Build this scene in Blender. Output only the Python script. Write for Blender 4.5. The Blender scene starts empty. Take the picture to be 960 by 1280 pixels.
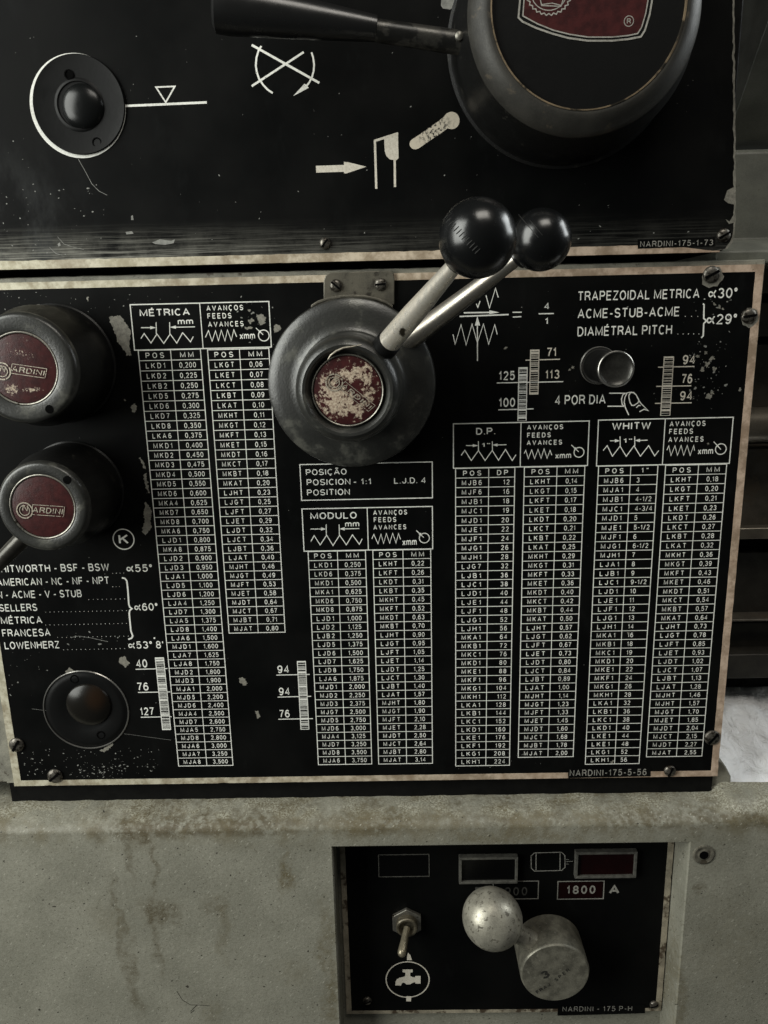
import bpy, math, random
import numpy as np
from mathutils import Vector, Matrix, noise as mnoise

rnd = random.Random(7)
sc = bpy.context.scene
COL = sc.collection

# ------------------------------------------------------------------ camera
# Machine coordinates in millimetres: u right, v up, w out of the chart plate
# towards the viewer; the plate's face is w = 0.  World = (u, -w, v) / 1000.
F, D, CX, CY = 961.0, 450.0, 480.0, 640.0
R = np.array([[0.9996894907846658, 0.019651444235181077, 0.015321316985395416],
              [-0.02275319119995602, 0.9705732421467459, 0.2397287507141614],
              [-0.010159444124244278, -0.24000292158268793, 0.970719003278941]])
M3 = np.array([[1, 0, 0], [0, 0, -1], [0, 1, 0]], float)
cam = bpy.data.cameras.new('camera')
cam.sensor_fit = 'VERTICAL'
cam.sensor_height = 36.0
cam.lens = 36.0 * F / 1280.0
cam.clip_start, cam.clip_end = 0.01, 50
camo = bpy.data.objects.new('camera', cam)
COL.objects.link(camo)
mw = Matrix((M3 @ R).tolist()).to_4x4()
mw.translation = Vector((0, -D / 1000, 0))
camo.matrix_world = mw
sc.camera = camo

# ------------------------------------------------------------------ light
world = bpy.data.worlds.new('World')
sc.world = world
world.use_nodes = True
wb = world.node_tree.nodes['Background']
wb.inputs[0].default_value = (0.95, 1.0, 0.96, 1)
wb.inputs[1].default_value = 0.042


def area(name, pos, aim, sx, sy, power, col):
    l = bpy.data.lights.new(name, 'AREA')
    l.shape = 'RECTANGLE'
    l.size, l.size_y, l.energy, l.color = sx, sy, power, col
    o = bpy.data.objects.new(name, l)
    COL.objects.link(o)
    p = Vector((pos[0], -pos[2], pos[1])) / 1000
    a = Vector((aim[0], -aim[2], aim[1])) / 1000
    o.location = p
    o.rotation_euler = (a - p).to_track_quat('-Z', 'Y').to_euler()
    return o


area('window_light', (-1080, 360, 640), (-60, -10, 0), 0.75, 1.3, 29.5, (0.98, 1.0, 0.94))
area('ceiling_light', (180, 900, 560), (20, 60, -10), 0.5, 0.35, 4.6, (1.0, 0.95, 0.86))
area('right_window', (1000, 420, -120), (330, -220, -60), 0.5, 0.6, 8.5, (0.95, 1.0, 1.0))

sc.view_settings.view_transform = 'Standard'
sc.view_settings.look = 'None'
sc.view_settings.exposure = 0.0
sc.view_settings.gamma = 1.0


# ------------------------------------------------------------------ projection helpers
def U(x, y, w=0.0):
    d = R @ np.array([x - CX, -(y - CY), -F])
    t = (D - w) / -d[2]
    return (d[0] * t, d[1] * t)


def U3(x, y, w=0.0):
    a = U(x, y, w)
    return (a[0], a[1], w)


def S(x, y, w=0.0):
    a, b = U(x - 5, y, w), U(x + 5, y, w)
    return (b[0] - a[0]) / 10.0


def crop(x0, y0, k, pts):
    return [(x0 + a / k, y0 + b / k) for a, b in pts]


# ------------------------------------------------------------------ mesh builder
class B:
    def __init__(self):
        self.v, self.f, self.k = [], [], 0

    def add(self, vs, fs):
        n = len(self.v)
        self.v += [tuple(p) for p in vs]
        self.f += [tuple(i + n for i in f) for f in fs]

    def nw(self):
        self.k += 1
        return 0.05 + 0.0035 * (self.k % 30)

    def prism(self, p2, w0, w1):
        n = len(p2)
        if sum(p2[i][0] * p2[(i + 1) % n][1] - p2[(i + 1) % n][0] * p2[i][1] for i in range(n)) < 0:
            p2 = p2[::-1]
        vs = [(a, b, w0) for a, b in p2] + [(a, b, w1) for a, b in p2]
        fs = [tuple(range(n))[::-1], tuple(range(n, 2 * n))]
        fs += [(i, (i + 1) % n, n + (i + 1) % n, n + i) for i in range(n)]
        self.add(vs, fs)

    def box(self, u0, u1, v0, v1, w0, w1):
        self.prism([(u0, v0), (u1, v0), (u1, v1), (u0, v1)], w0, w1)

    def flat(self, p2, w):
        n = len(p2)
        if sum(p2[i][0] * p2[(i + 1) % n][1] - p2[(i + 1) % n][0] * p2[i][1] for i in range(n)) < 0:
            p2 = p2[::-1]
        self.add([(a, b, w) for a, b in p2], [tuple(range(n))])

    def lathe(self, c, prof, seg=72, frame=None, cap0=False, cap1=True):
        if frame is None:
            o, ax, ay, az = Vector((c[0], c[1], 0)), Vector((1, 0, 0)), Vector((0, 1, 0)), Vector((0, 0, 1))
        else:
            o, ax, ay, az = frame
        vs, fs = [], []
        for r, w in prof:
            for i in range(seg):
                a = 2 * math.pi * i / seg
                vs.append(tuple(o + ax * (r * math.cos(a)) + ay * (r * math.sin(a)) + az * w))
        for j in range(len(prof) - 1):
            for i in range(seg):
                i2 = (i + 1) % seg
                fs.append((j * seg + i, j * seg + i2, (j + 1) * seg + i2, (j + 1) * seg + i))
        if cap0:
            fs.append(tuple(range(seg))[::-1])
        if cap1:
            m = (len(prof) - 1) * seg
            fs.append(tuple(range(m, m + seg)))
        self.add(vs, fs)

    def tube(self, pts, rad, seg=28, caps=True):
        pts = [Vector(p) for p in pts]
        vs, fs = [], []
        d0 = (pts[-1] - pts[0]).normalized()
        ref = Vector((0, 0, 1)) if abs(d0.z) < 0.9 else Vector((1, 0, 0))
        for j, p in enumerate(pts):
            d = (pts[min(j + 1, len(pts) - 1)] - pts[max(j - 1, 0)]).normalized()
            ax = d.cross(ref).normalized()
            ay = d.cross(ax).normalized()
            for i in range(seg):
                a = 2 * math.pi * i / seg
                vs.append(tuple(p + (ax * math.cos(a) - ay * math.sin(a)) * rad[j]))
        for j in range(len(pts) - 1):
            for i in range(seg):
                i2 = (i + 1) % seg
                fs.append((j * seg + i, (j + 1) * seg + i, (j + 1) * seg + i2, j * seg + i2)[::-1])
        if caps:
            fs.append(tuple(range(seg))[::-1])
            m = (len(pts) - 1) * seg
            fs.append(tuple(range(m, m + seg)))
        self.add(vs, fs)

    def ribbon(self, p2, wd, w=None, closed=False, w0=0.0):
        w = w0 + self.nw() if w is None else w
        P = [Vector(p) for p in p2]
        n = len(P)
        L, Rr = [], []
        for i in range(n):
            a = P[i - 1] if (i > 0 or closed) else None
            b = P[(i + 1) % n] if (i < n - 1 or closed) else None
            d1 = (P[i] - a).normalized() if a is not None else (b - P[i]).normalized()
            d2 = (b - P[i]).normalized() if b is not None else d1
            n1, n2 = Vector((-d1.y, d1.x)), Vector((-d2.y, d2.x))
            m = n1 + n2
            if m.length < 0.2:
                m = n1
            m.normalize()
            s = min(1 / max(m.dot(n1), 0.3), 2.2) * wd / 2
            L.append(P[i] + m * s)
            Rr.append(P[i] - m * s)
        vs = [(p.x, p.y, w) for p in L] + [(p.x, p.y, w) for p in Rr]
        fs = [(n + i, n + (i + 1) % n, (i + 1) % n, i) for i in range(n if closed else n - 1)]
        self.add(vs, fs)

    def ring(self, c, r0, r1, w, a0=0.0, a1=360.0, seg=64):
        vs, fs = [], []
        full = abs(a1 - a0) >= 359.9
        m = seg if full else seg + 1
        for i in range(m):
            a = math.radians(a0 + (a1 - a0) * i / seg)
            ca, sa = math.cos(a), math.sin(a)
            vs += [(c[0] + r0 * ca, c[1] + r0 * sa, w), (c[0] + r1 * ca, c[1] + r1 * sa, w)]
        for i in range(seg):
            j = (i + 1) % m
            fs.append((2 * i, 2 * i + 1, 2 * j + 1, 2 * j))
        self.add(vs, fs)

    # pixel-measured flat marks on a plane w0
    def pl(self, px, wd, w0=0.0, closed=False):
        self.ribbon([U(x, y, w0) for x, y in px], wd, None, closed, w0)

    def pf(self, px, w0=0.0):
        self.flat([U(x, y, w0) for x, y in px], w0 + self.nw())


def build(name, b, mat, parent=None, smooth=True, angle=32, bevel=0.0, bseg=2, sub=0):
    """link builder b as one mesh object; vertices are stored relative to the thing's origin"""
    me = bpy.data.meshes.new(name)
    org = Vector((0, 0, 0))
    p = parent
    while p is not None:
        org += p.location
        p = p.parent
    vs = [(u / 1000 - org.x, -w / 1000 - org.y, v / 1000 - org.z) for u, v, w in b.v]
    me.from_pydata(vs, [], b.f)
    me.update()
    if smooth:
        me.polygons.foreach_set('use_smooth', [True] * len(me.polygons))
        me.set_sharp_from_angle(angle=math.radians(angle))
    me.materials.append(mat)
    o = bpy.data.objects.new(name, me)
    COL.objects.link(o)
    if parent is not None:
        o.parent = parent
    if bevel > 0:
        md = o.modifiers.new('bevel', 'BEVEL')
        md.width, md.segments, md.limit_method, md.angle_limit = bevel / 1000, bseg, 'ANGLE', math.radians(35)
        md.harden_normals = False
    return o


def thing(name, label, cat, at, group=None):
    o = bpy.data.objects.new(name, None)
    COL.objects.link(o)
    o.empty_display_size = 0.01
    o.location = (at[0] / 1000, -at[2] / 1000, at[1] / 1000)
    o['label'], o['category'] = label, cat
    if group:
        o['group'] = group
    return o


# ------------------------------------------------------------------ lettering
GL = {}


def _arc(cx, cy, rx, ry, a0, a1, n=9):
    return [(cx + rx * math.cos(math.radians(a0 + (a1 - a0) * i / n)), cy + ry * math.sin(math.radians(a0 + (a1 - a0) * i / n))) for i in range(n + 1)]


def _loop(cx, cy, rx, ry, n=16):
    return ('c', _arc(cx, cy, rx, ry, 0, 360 * (n - 1) / n, n - 1))


_A = [[(0, 0), (.5, 1), (1, 0)], [(.17, .32), (.83, .32)]]
_C = _arc(.52, .5, .52, .5, 48, 312, 14)
_E = [[(1, 1), (0, 1), (0, 0), (1, 0)], [(0, .52), (.88, .52)]]
_9 = [_loop(.5, .69, .5, .31), [(.10, .14), (.28, .02), (.5, 0), (.75, .08), (.93, .32), (1, .64)]]
STROKES = {   # letter centre lines in a unit box, and the letter's width
    'A': (_A, .52), 'Ã': (_A + [[(.2, 1.14), (.38, 1.24), (.6, 1.15), (.8, 1.25)]], .52),
    'B': ([[(0, 0), (0, 1), (.6, 1)] + _arc(.6, .765, .32, .235, 90, -90, 7) + [(0, .53)], [(.55, .53)] + _arc(.62, .265, .38, .265, 90, -90, 7) + [(0, 0)]], .44),
    'C': ([_C], .46), 'Ç': ([_C, [(.52, -.04), (.60, -.16), (.42, -.25)]], .46),
    'D': ([[(0, 0), (0, 1), (.45, 1)] + _arc(.45, .5, .55, .5, 80, -80, 9) + [(.45, 0), (0, 0)]], .46),
    'E': (_E, .40), 'É': (_E + [[(.42, 1.13), (.72, 1.30)]], .40),
    'F': ([[(1, 1), (0, 1), (0, 0)], [(0, .51), (.86, .51)]], .38),
    'G': ([_arc(.5, .5, .5, .5, 48, 345, 14) + [(1, .46), (.58, .46)]], .48),
    'H': ([[(0, 0), (0, 1)], [(1, 0), (1, 1)], [(0, .52), (1, .52)]], .46),
    'I': ([[(.5, 0), (.5, 1)]], .03), 'J': ([[(1, 1), (1, .3)] + _arc(.5, .3, .5, .3, 0, -180, 8)], .34),
    'K': ([[(0, 0), (0, 1)], [(1, 1), (.03, .42)], [(.36, .63), (1, 0)]], .46), 'L': ([[(0, 1), (0, 0), (1, 0)]], .37),
    'M': ([[(0, 0), (0, 1), (.5, .08), (1, 1), (1, 0)]], .58), 'N': ([[(0, 0), (0, 1), (1, 0), (1, 1)]], .46),
    'O': ([_loop(.5, .5, .5, .5, 20)], .50), 'P': ([[(0, 0), (0, 1), (.6, 1)] + _arc(.6, .735, .4, .265, 90, -90, 7) + [(0, .47)]], .42),
    'R': ([[(0, 0), (0, 1), (.6, 1)] + _arc(.6, .75, .38, .25, 90, -90, 7) + [(0, .5)], [(.6, .5), (.9, .3), (1, 0)]], .45),
    'S': ([_arc(.5, .745, .46, .255, 25, 270, 11) + _arc(.5, .25, .5, .25, 90, -158, 11)[1:]], .44),
    'T': ([[(0, 1), (1, 1)], [(.5, 1), (.5, 0)]], .44), 'U': ([[(0, 1), (0, .32)] + _arc(.5, .32, .5, .32, 180, 360, 9) + [(1, 1)]], .45),
    'V': ([[(0, 1), (.5, 0), (1, 1)]], .50), 'W': ([[(0, 1), (.25, 0), (.5, .95), (.75, 0), (1, 1)]], .74),
    'X': ([[(0, 0), (1, 1)], [(0, 1), (1, 0)]], .46), 'Z': ([[(0, 1), (1, 1), (0, 0), (1, 0)]], .42),
    '0': ([_loop(.5, .5, .5, .5, 18)], .40), '1': ([[(0, .74), (.45, .84), (.75, 1), (.75, 0)]], .20),
    '2': ([_arc(.5, .72, .46, .28, 165, -25, 9) + [(0, 0), (1, 0)]], .40),
    '3': ([_arc(.48, .755, .44, .245, 155, -90, 9), _arc(.48, .26, .5, .26, 90, -158, 10)], .40),
    '4': ([[(.74, 0), (.74, 1), (0, .27), (1, .27)]], .42), '5': ([[(.92, 1), (.16, 1), (.07, .50)] + _arc(.48, .33, .51, .33, 135, -155, 11)], .40),
    '6': ([_loop(.5, .31, .5, .31), [(.90, .86), (.72, .98), (.5, 1), (.25, .92), (.07, .68), (0, .36)]], .40),
    '7': ([[(0, 1), (1, 1), (.55, .5), (.36, 0)]], .39), '8': ([_loop(.5, .755, .43, .245), _loop(.5, .26, .5, .26)], .40), '9': (_9, .40),
    'm': ([[(0, 0), (0, .66)], [(0, .48), (.12, .63), (.26, .66), (.42, .62), (.5, .48), (.5, 0)], [(.5, .48), (.62, .63), (.76, .66), (.92, .62), (1, .48), (1, 0)]], .62),
    'x': ([[(0, 0), (1, .66)], [(0, .66), (1, 0)]], .38), '-': ([[(0, .4), (1, .4)]], .22), '.': ([[(.5, -.04), (.5, .07)]], .04),
    ',': ([[(.6, .05), (.6, -.08), (.2, -.2)]], .07), ':': ([[(.5, 0), (.5, .11)], [(.5, .55), (.5, .66)]], .04), '/': ([[(0, -.05), (1, 1.05)]], .26),
    "'": ([[(.6, 1), (.4, .72)]], .05), '"': ([[(0, 1), (0, .76)], [(1, 1), (1, .76)]], .14), '°': ([_loop(.5, .86, .5, .15, 10)], .15),
    '∝': ([[(1, .84), (.62, .30)] + _arc(.27, .40, .27, .27, 315, 45, 9) + [(.62, .50), (1, 0)]], .52),
}


def stroke2d(P, wd, closed):
    P = [Vector(p) for p in P]
    n = len(P)
    L, Rr = [], []
    for i in range(n):
        a = P[i - 1] if (i > 0 or closed) else None
        b = P[(i + 1) % n] if (i < n - 1 or closed) else None
        d1 = (P[i] - a).normalized() if a is not None else (b - P[i]).normalized()
        d2 = (b - P[i]).normalized() if b is not None else d1
        n1, n2 = Vector((-d1.y, d1.x)), Vector((-d2.y, d2.x))
        m = n1 + n2
        if m.length < .2:
            m = n1
        m.normalize()
        s = min(1 / max(m.dot(n1), .3), 1.5) * wd / 2
        L.append(P[i] + m * s)
        Rr.append(P[i] - m * s)
    return L + Rr, [(n + i, n + (i + 1) % n, (i + 1) % n, i) for i in range(n if closed else n - 1)]


def glyph(ch, weight):
    """one letter as stroked centre lines, cap height .686"""
    k = (ch, weight)
    if k not in GL:
        wd = .088 + 2.2 * weight
        lines, gw = STROKES[ch]
        vs, fs = [], []
        H = .686 - wd
        for i, ln in enumerate(lines):
            closed = isinstance(ln, tuple)
            P = [(.05 + wd / 2 + x * gw, wd / 2 + y * H) for x, y in (ln[1] if closed else ln)]
            v, f = stroke2d(P, wd, closed)
            f = [tuple(q + len(vs) for q in g) for g in f]
            vs += [(p.x, p.y, i * .003) for p in v]
            fs += f
        GL[k] = (vs, fs, gw + wd + .10)
    return GL[k]


def text_pts(s, weight, track):
    x, out = 0.0, []
    lo, hi = 1e9, -1e9
    for ch in s:
        if ch == ' ':
            x += 0.24 + track
            continue
        vs, fs, adv = glyph(ch, weight)
        out.append((x, vs, fs))
        lo = min(lo, x + min(q[0] for q in vs))
        hi = max(hi, x + max(q[0] for q in vs))
        x += adv + track
    return out, lo, hi


def put_text(b, s, u0, v0, h, width=None, xs=1.0, track=0.0, weight=0.006, ang=0.0, align='l', w0=0.0, slant=0.0, cap=0.686):
    """text with cap height h (mm), left end at (u0, v0); stretched to width when given"""
    out, lo, hi = text_pts(s, weight, track)
    sy = h / cap
    sx = width / (hi - lo) if width else sy * xs
    off = {'l': lo, 'c': (lo + hi) / 2, 'r': hi}[align]
    ca, sa = math.cos(ang), math.sin(ang)
    w = w0 + b.nw()
    for x, vs, fs in out:
        P = []
        for a, c, dz in vs:
            p, q = (x + a - off) * sx + slant * c * sy, c * sy
            P.append((u0 + p * ca - q * sa, v0 + p * sa + q * ca, w + dz))
        b.add(P, fs)


def ptext(b, s, x0, x1, yb, yt, w0=0.0, weight=0.006, track=0.03, xh=False, slant=0.0):
    """text measured in the photo: from x0 to x1, baseline yb and cap top yt at the left end"""
    a, t, e = U(x0, yb, w0), U(x0, yt, w0), U(x1, yb - 0.02 * (x1 - x0), w0)
    cap = 0.458 if xh else 0.686
    put_text(b, s, a[0], a[1], (t[1] - a[1]), width=e[0] - a[0], weight=weight, track=track, w0=w0, slant=slant, cap=cap)


# ------------------------------------------------------------------ materials
class N:
    def __init__(self, name):
        self.m = bpy.data.materials.new(name)
        self.m.use_nodes = True
        self.t = self.m.node_tree
        self.b = self.t.nodes['Principled BSDF']
        g = self.t.nodes.new('ShaderNodeNewGeometry')
        s = self.t.nodes.new('ShaderNodeVectorMath')
        s.operation = 'SCALE'
        s.inputs['Scale'].default_value = 1000.0
        self.t.links.new(g.outputs['Position'], s.inputs[0])
        self.pos = s.outputs[0]
        x = self.t.nodes.new('ShaderNodeSeparateXYZ')
        self.t.links.new(self.pos, x.inputs[0])
        self.u, self.wn, self.v = x.outputs[0], x.outputs[1], x.outputs[2]
        self.u0 = self.math('ADD', self.u, self.math('MULTIPLY', self.wn, .6))
        self.v0 = self.math('ADD', self.v, self.wn)

    def put(self, sock, val):
        if hasattr(val, 'is_output'):
            self.t.links.new(val, sock)
        elif isinstance(val, (tuple, list)) and len(val) == 3 and sock.type == 'RGBA':
            sock.default_value = (*val, 1)
        else:
            sock.default_value = val

    def set(self, **k):
        for a, v in k.items():
            self.put(self.b.inputs[{'base': 'Base Color', 'rough': 'Roughness', 'metal': 'Metallic', 'spec': 'Specular IOR Level',
                                    'coat': 'Coat Weight', 'normal': 'Normal', 'coatrough': 'Coat Roughness'}[a]], v)
        return self

    def math(self, op, a, b=0.0, c=None):
        n = self.t.nodes.new('ShaderNodeMath')
        n.operation = op
        self.put(n.inputs[0], a)
        self.put(n.inputs[1], b)
        if c is not None:
            self.put(n.inputs[2], c)
        return n.outputs[0]

    def vec(self, su=1.0, sw=1.0, sv=1.0, rot=0.0):
        n = self.t.nodes.new('ShaderNodeMapping')
        n.inputs['Scale'].default_value = (su, sw, sv)
        n.inputs['Rotation'].default_value = (0, rot, 0)
        self.t.links.new(self.pos, n.inputs['Vector'])
        return n.outputs[0]

    def noise(self, scale, detail=3.0, rough=0.55, vec=None, dist=0.0):
        n = self.t.nodes.new('ShaderNodeTexNoise')
        n.inputs['Scale'].default_value = scale
        n.inputs['Detail'].default_value = detail
        n.inputs['Roughness'].default_value = rough
        n.inputs['Distortion'].default_value = dist
        self.t.links.new(vec if vec is not None else self.pos, n.inputs['Vector'])
        return n.outputs['Fac']

    def voro(self, scale, rot=0.0, su=1.0, sv=1.0):
        """flat cells over the plate plane: distance to the cell's point, random value of the cell"""
        c, q = math.cos(rot), math.sin(rot)
        x = self.math('ADD', self.math('MULTIPLY', self.u0, c * su), self.math('MULTIPLY', self.v0, q * su))
        y = self.math('ADD', self.math('MULTIPLY', self.u0, -q * sv), self.math('MULTIPLY', self.v0, c * sv))
        m = self.t.nodes.new('ShaderNodeCombineXYZ')
        self.put(m.inputs[0], x)
        self.put(m.inputs[1], y)
        n = self.t.nodes.new('ShaderNodeTexVoronoi')
        n.voronoi_dimensions = '2D'
        n.inputs['Scale'].default_value = scale
        self.t.links.new(m.outputs[0], n.inputs['Vector'])
        x = self.t.nodes.new('ShaderNodeSeparateColor')
        self.t.links.new(n.outputs['Color'], x.inputs[0])
        return n.outputs['Distance'], x.outputs[0]

    def step(self, f, lo, hi, a=0.0, b=1.0):
        n = self.t.nodes.new('ShaderNodeMapRange')
        n.interpolation_type = 'SMOOTHSTEP'
        self.put(n.inputs['Value'], f)
        n.inputs['From Min'].default_value, n.inputs['From Max'].default_value = lo, hi
        self.put(n.inputs['To Min'], a)
        self.put(n.inputs['To Max'], b)
        return n.outputs['Result']

    def mix(self, f, a, b):
        n = self.t.nodes.new('ShaderNodeMix')
        n.data_type = 'RGBA'
        self.put(n.inputs[0], f)
        self.put(n.inputs[6], a)
        self.put(n.inputs[7], b)
        return n.outputs[2]

    def bump(self, h, strength=0.3, dist=0.3):
        n = self.t.nodes.new('ShaderNodeBump')
        n.inputs['Strength'].default_value = strength
        n.inputs['Distance'].default_value = dist / 1000.0
        self.put(n.inputs['Height'], h)
        self.t.links.new(n.outputs[0], self.b.inputs['Normal'])

    def blob(self, c, ru, rv, edge=0.5, wob=None):
        """soft elliptical patch round plate point c, its outline broken up by noise wob"""
        a = self.math('DIVIDE', self.math('SUBTRACT', self.u, c[0]), ru)
        d = self.math('DIVIDE', self.math('SUBTRACT', self.v, c[1]), rv)
        r = self.math('SQRT', self.math('ADD', self.math('MULTIPLY', a, a), self.math('MULTIPLY', d, d)))
        if wob is not None:
            r = self.math('ADD', r, self.math('MULTIPLY', self.math('SUBTRACT', wob, 0.5), 1.6))
        return self.step(r, 1.0 - edge, 1.0 + edge, 1.0, 0.0)


def simple(name, base, rough, metal=0.0, var=0.25, vs=0.15, bs=0.6, bstr=0.12, wear=None, spec=0.5, fine=1.5, soft=.08):
    """worn surface: mottled colour, uneven gloss, slight bump, optional wear colour in patches"""
    n = N(name)
    f = n.noise(vs, 5)
    f2 = n.noise(fine, 3)
    ff = n.math('ADD', n.math('MULTIPLY', f, .7), n.math('MULTIPLY', f2, .3))
    lo, hi = [c * (1 - var) for c in base], [min(1, c * (1 + var)) for c in base]
    col = n.mix(n.step(ff, .32, .68), lo, hi)
    if wear:
        wf = n.step(n.noise(wear[1], 6, .65), wear[2], wear[2] + soft)
        col = n.mix(wf, col, wear[0])
    n.set(base=col, rough=n.step(ff, .25, .75, rough * 1.2, rough * .8), metal=metal, spec=spec)
    n.bump(n.noise(bs, 4), bstr, .25)
    return n.m


# black anodised plates: nearly black, dusty, scratched near the upper plate's foot
def black_plate(name, vfoot=None):
    n = N(name)
    f = n.noise(.02, 4)
    g = n.noise(.9, 4, .6)
    col = n.mix(n.step(f, .35, .7), (.0020, .0022, .0022), (.0036, .0037, .0035))
    dust = n.step(n.noise(1.7, 2, .5), .73, .80)
    col = n.mix(n.math('MULTIPLY', dust, .15), col, (.07, .07, .065))
    smear = n.step(n.noise(1.0, 5, .7, n.vec(.05, .05, .02, .5)), .55, .8)
    col = n.mix(n.math('MULTIPLY', smear, .05), col, (.06, .065, .065))
    rough = n.step(f, .3, .7, .42, .55)
    if vfoot is not None:
        low = n.step(n.v, vfoot, vfoot + 24, 1.0, 0.0)
        left = n.step(n.u, -230, 30, 1.0, 0.15)
        scr = n.step(n.noise(1.0, 6, .75, n.vec(.018, .05, 1.1)), .43, .66)
        hz = n.step(n.noise(.05, 5, .7), .35, .7)
        mk = n.math('MULTIPLY', n.math('MULTIPLY', low, left), n.math('ADD', n.math('MULTIPLY', scr, 1.0), n.math('MULTIPLY', hz, .45)))
        col = n.mix(mk, col, (.25, .245, .215))
        sheen = n.math('MULTIPLY', n.math('MULTIPLY', n.step(n.v, vfoot + 5, vfoot + 75, 1.0, 0.0), n.step(n.u, -235, -150, 1.0, 0.0)), n.step(n.noise(.06, 5, .65, n.vec(1, 1, .5, .6)), .4, .75))
        col = n.mix(n.math('MULTIPLY', sheen, .5), col, (.13, .137, .137))  # hazy light reflection at the lower left, painted into the base colour
    n.set(base=col, rough=rough, spec=.07)
    n.bump(g, .04, .1)
    return n.m


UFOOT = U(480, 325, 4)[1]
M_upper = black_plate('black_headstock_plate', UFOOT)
M_black = black_plate('black_chart_plate')


def print_mat(name, base, worn):
    n = N(name)
    f = n.step(n.noise(.9, 4, .6), .35, .7)
    big = n.step(n.noise(.035, 4, .6), .45, .68)
    gap = n.math('MULTIPLY', n.step(n.noise(1.3, 4, .7), .56, .66), n.math('ADD', .25, n.math('MULTIPLY', big, .6)))
    col = n.mix(n.math('MULTIPLY', n.math('ADD', n.math('MULTIPLY', f, .55), n.math('MULTIPLY', big, .4)), .9), base, worn)
    col = n.mix(n.math('MULTIPLY', gap, .8), col, tuple(c * .18 for c in base))
    n.set(base=col, rough=.5, spec=.3)
    return n.m


M_print = print_mat('etched_marks', (.78, .78, .73), (.50, .50, .46))
M_dim = print_mat('dull_etched_marks', (.30, .29, .26), (.12, .115, .10))
M_cream = print_mat('cream_worn_marks', (.62, .58, .50), (.40, .36, .29))


def trim_mat():
    n = N('aluminium_border')
    f = n.noise(.12, 6, .65)
    gu = n.step(n.u, -230, 200)
    col = n.mix(n.step(f, .35, .65), n.mix(gu, (.54, .51, .40), (.56, .43, .33)), n.mix(gu, (.33, .30, .21), (.36, .26, .19)))
    grime = n.step(n.noise(.03, 5, .7), .45, .62)
    col = n.mix(n.math('MULTIPLY', grime, .55), col, (.20, .15, .10))
    rust = n.step(n.noise(.05, 6, .7), .52, .68)
    warm = n.step(n.u, -120, 230, .0, .75)
    low = n.step(n.v, -270, -200, 1.0, .25)
    col = n.mix(n.math('MULTIPLY', n.math('MULTIPLY', rust, warm), low), col, (.27, .15, .085))
    pit = n.step(n.noise(.7, 5, .7), .62, .70)
    col = n.mix(n.math('MULTIPLY', pit, .75), col, (.10, .085, .06))
    n.set(base=col, rough=.5, metal=.15, spec=.4)
    n.bump(n.noise(.8, 5), .25, .2)
    return n.m


M_trim = trim_mat()
M_casting = simple('grey_machine_paint_edge', (.185, .178, .145), .6, 0, .35, .10, .5, .5, ((.06, .05, .035), .12, .60))
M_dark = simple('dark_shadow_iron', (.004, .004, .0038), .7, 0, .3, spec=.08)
M_knob = simple('worn_dark_knob_paint', (.021, .0212, .019), .33, .1, .5, .07, .8, .4, ((.078, .077, .066), .07, .53), .6, soft=.16)
M_knobbody = simple('black_knob_paint', (.0052, .0052, .005), .40, 0, .4, .1, .8, .25, ((.020, .019, .016), .12, .6), .22)
M_knobdark = simple('black_dial_paint', (.0035, .0036, .0036), .46, 0, .3, .1, .7, .15, None, .14)
M_rim = simple('worn_dial_rim', (.030, .0285, .025), .46, .1, .35, .08, .6, .2, ((.065, .054, .040), .10, .60), .25)
M_ball = simple('black_bakelite', (.0035, .0038, .004), .24, 0, .2, .3, 1.2, .05, None, .5)
def rod_mat(name, metal, k):
    n = N(name)
    f = n.noise(.5, 4, .6, n.vec(1, 1, .4, .75))
    col = n.mix(n.step(f, .3, .7), tuple(k * c for c in (.86, .81, .72)), tuple(k * c for c in (.68, .62, .53)))
    dirt = n.step(n.noise(.35, 5, .7), .62, .72)
    col = n.mix(n.math('MULTIPLY', dirt, .6), col, (.16, .13, .09))
    col = n.mix(n.blob(U(503, 415, 72), 1.5, 2.2, .25, n.noise(.6, 4)), col, (.05, .042, .03))
    n.set(base=col, rough=n.step(f, .3, .7, .26, .40), metal=metal)
    n.bump(n.noise(1.2, 4), .05, .2)
    return n.m


M_rod = rod_mat('polished_steel_lever', .78, 1.12)
M_rodrear = rod_mat('tarnished_steel_lever', .85, .36)
M_steel = simple('dull_steel', (.20, .19, .165), .42, .75, .35, .25, .9, .25, ((.04, .034, .025), .25, .58))
M_screw = simple('screw_steel', (.115, .105, .09), .38, .7, .4, .5, 1.0, .3, ((.022, .018, .013), .4, .50))
M_darkrod = simple('dark_oiled_steel', (.045, .042, .036), .30, .5, .4, .15, .9, .2)
M_nickel = simple('nickel_plate', (.30, .29, .27), .30, .85, .2, .2, .9, .08)
M_lug = simple('stained_bracket_steel', (.10, .092, .072), .45, .4, .4, .10, .5, .3, ((.03, .026, .02), .08, .55))
M_cast = simple('cast_aluminium', (.30, .285, .235), .42, .45, .35, .10, .8, .35, ((.11, .10, .078), .32, .565), soft=.06)
M_stampg = simple('black_grime', (.030, .026, .019), .7, 0, .3)
M_hub = simple('scuffed_cast_hub', (.165, .157, .125), .42, .4, .45, .14, .7, .4, ((.30, .29, .24), .3, .60), soft=.10)
M_bare = simple('bare_chipped_metal', (.20, .19, .16), .55, .2, .35, .4, .8, .4)
M_speck = simple('pale_flecks', (.17, .17, .155), .6, 0, .3, .4)
M_cap = simple('button_cap_metal', (.040, .039, .035), .36, .6, .4, .18, .6, .3)
M_bed = simple('oily_brown_iron', (.085, .073, .058), .48, .25, .4, .06, .3, .4, ((.095, .075, .052), .05, .56))
M_bed2 = simple('dark_oily_iron', (.030, .027, .022), .5, .2, .4, .06, .3, .4)
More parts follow.
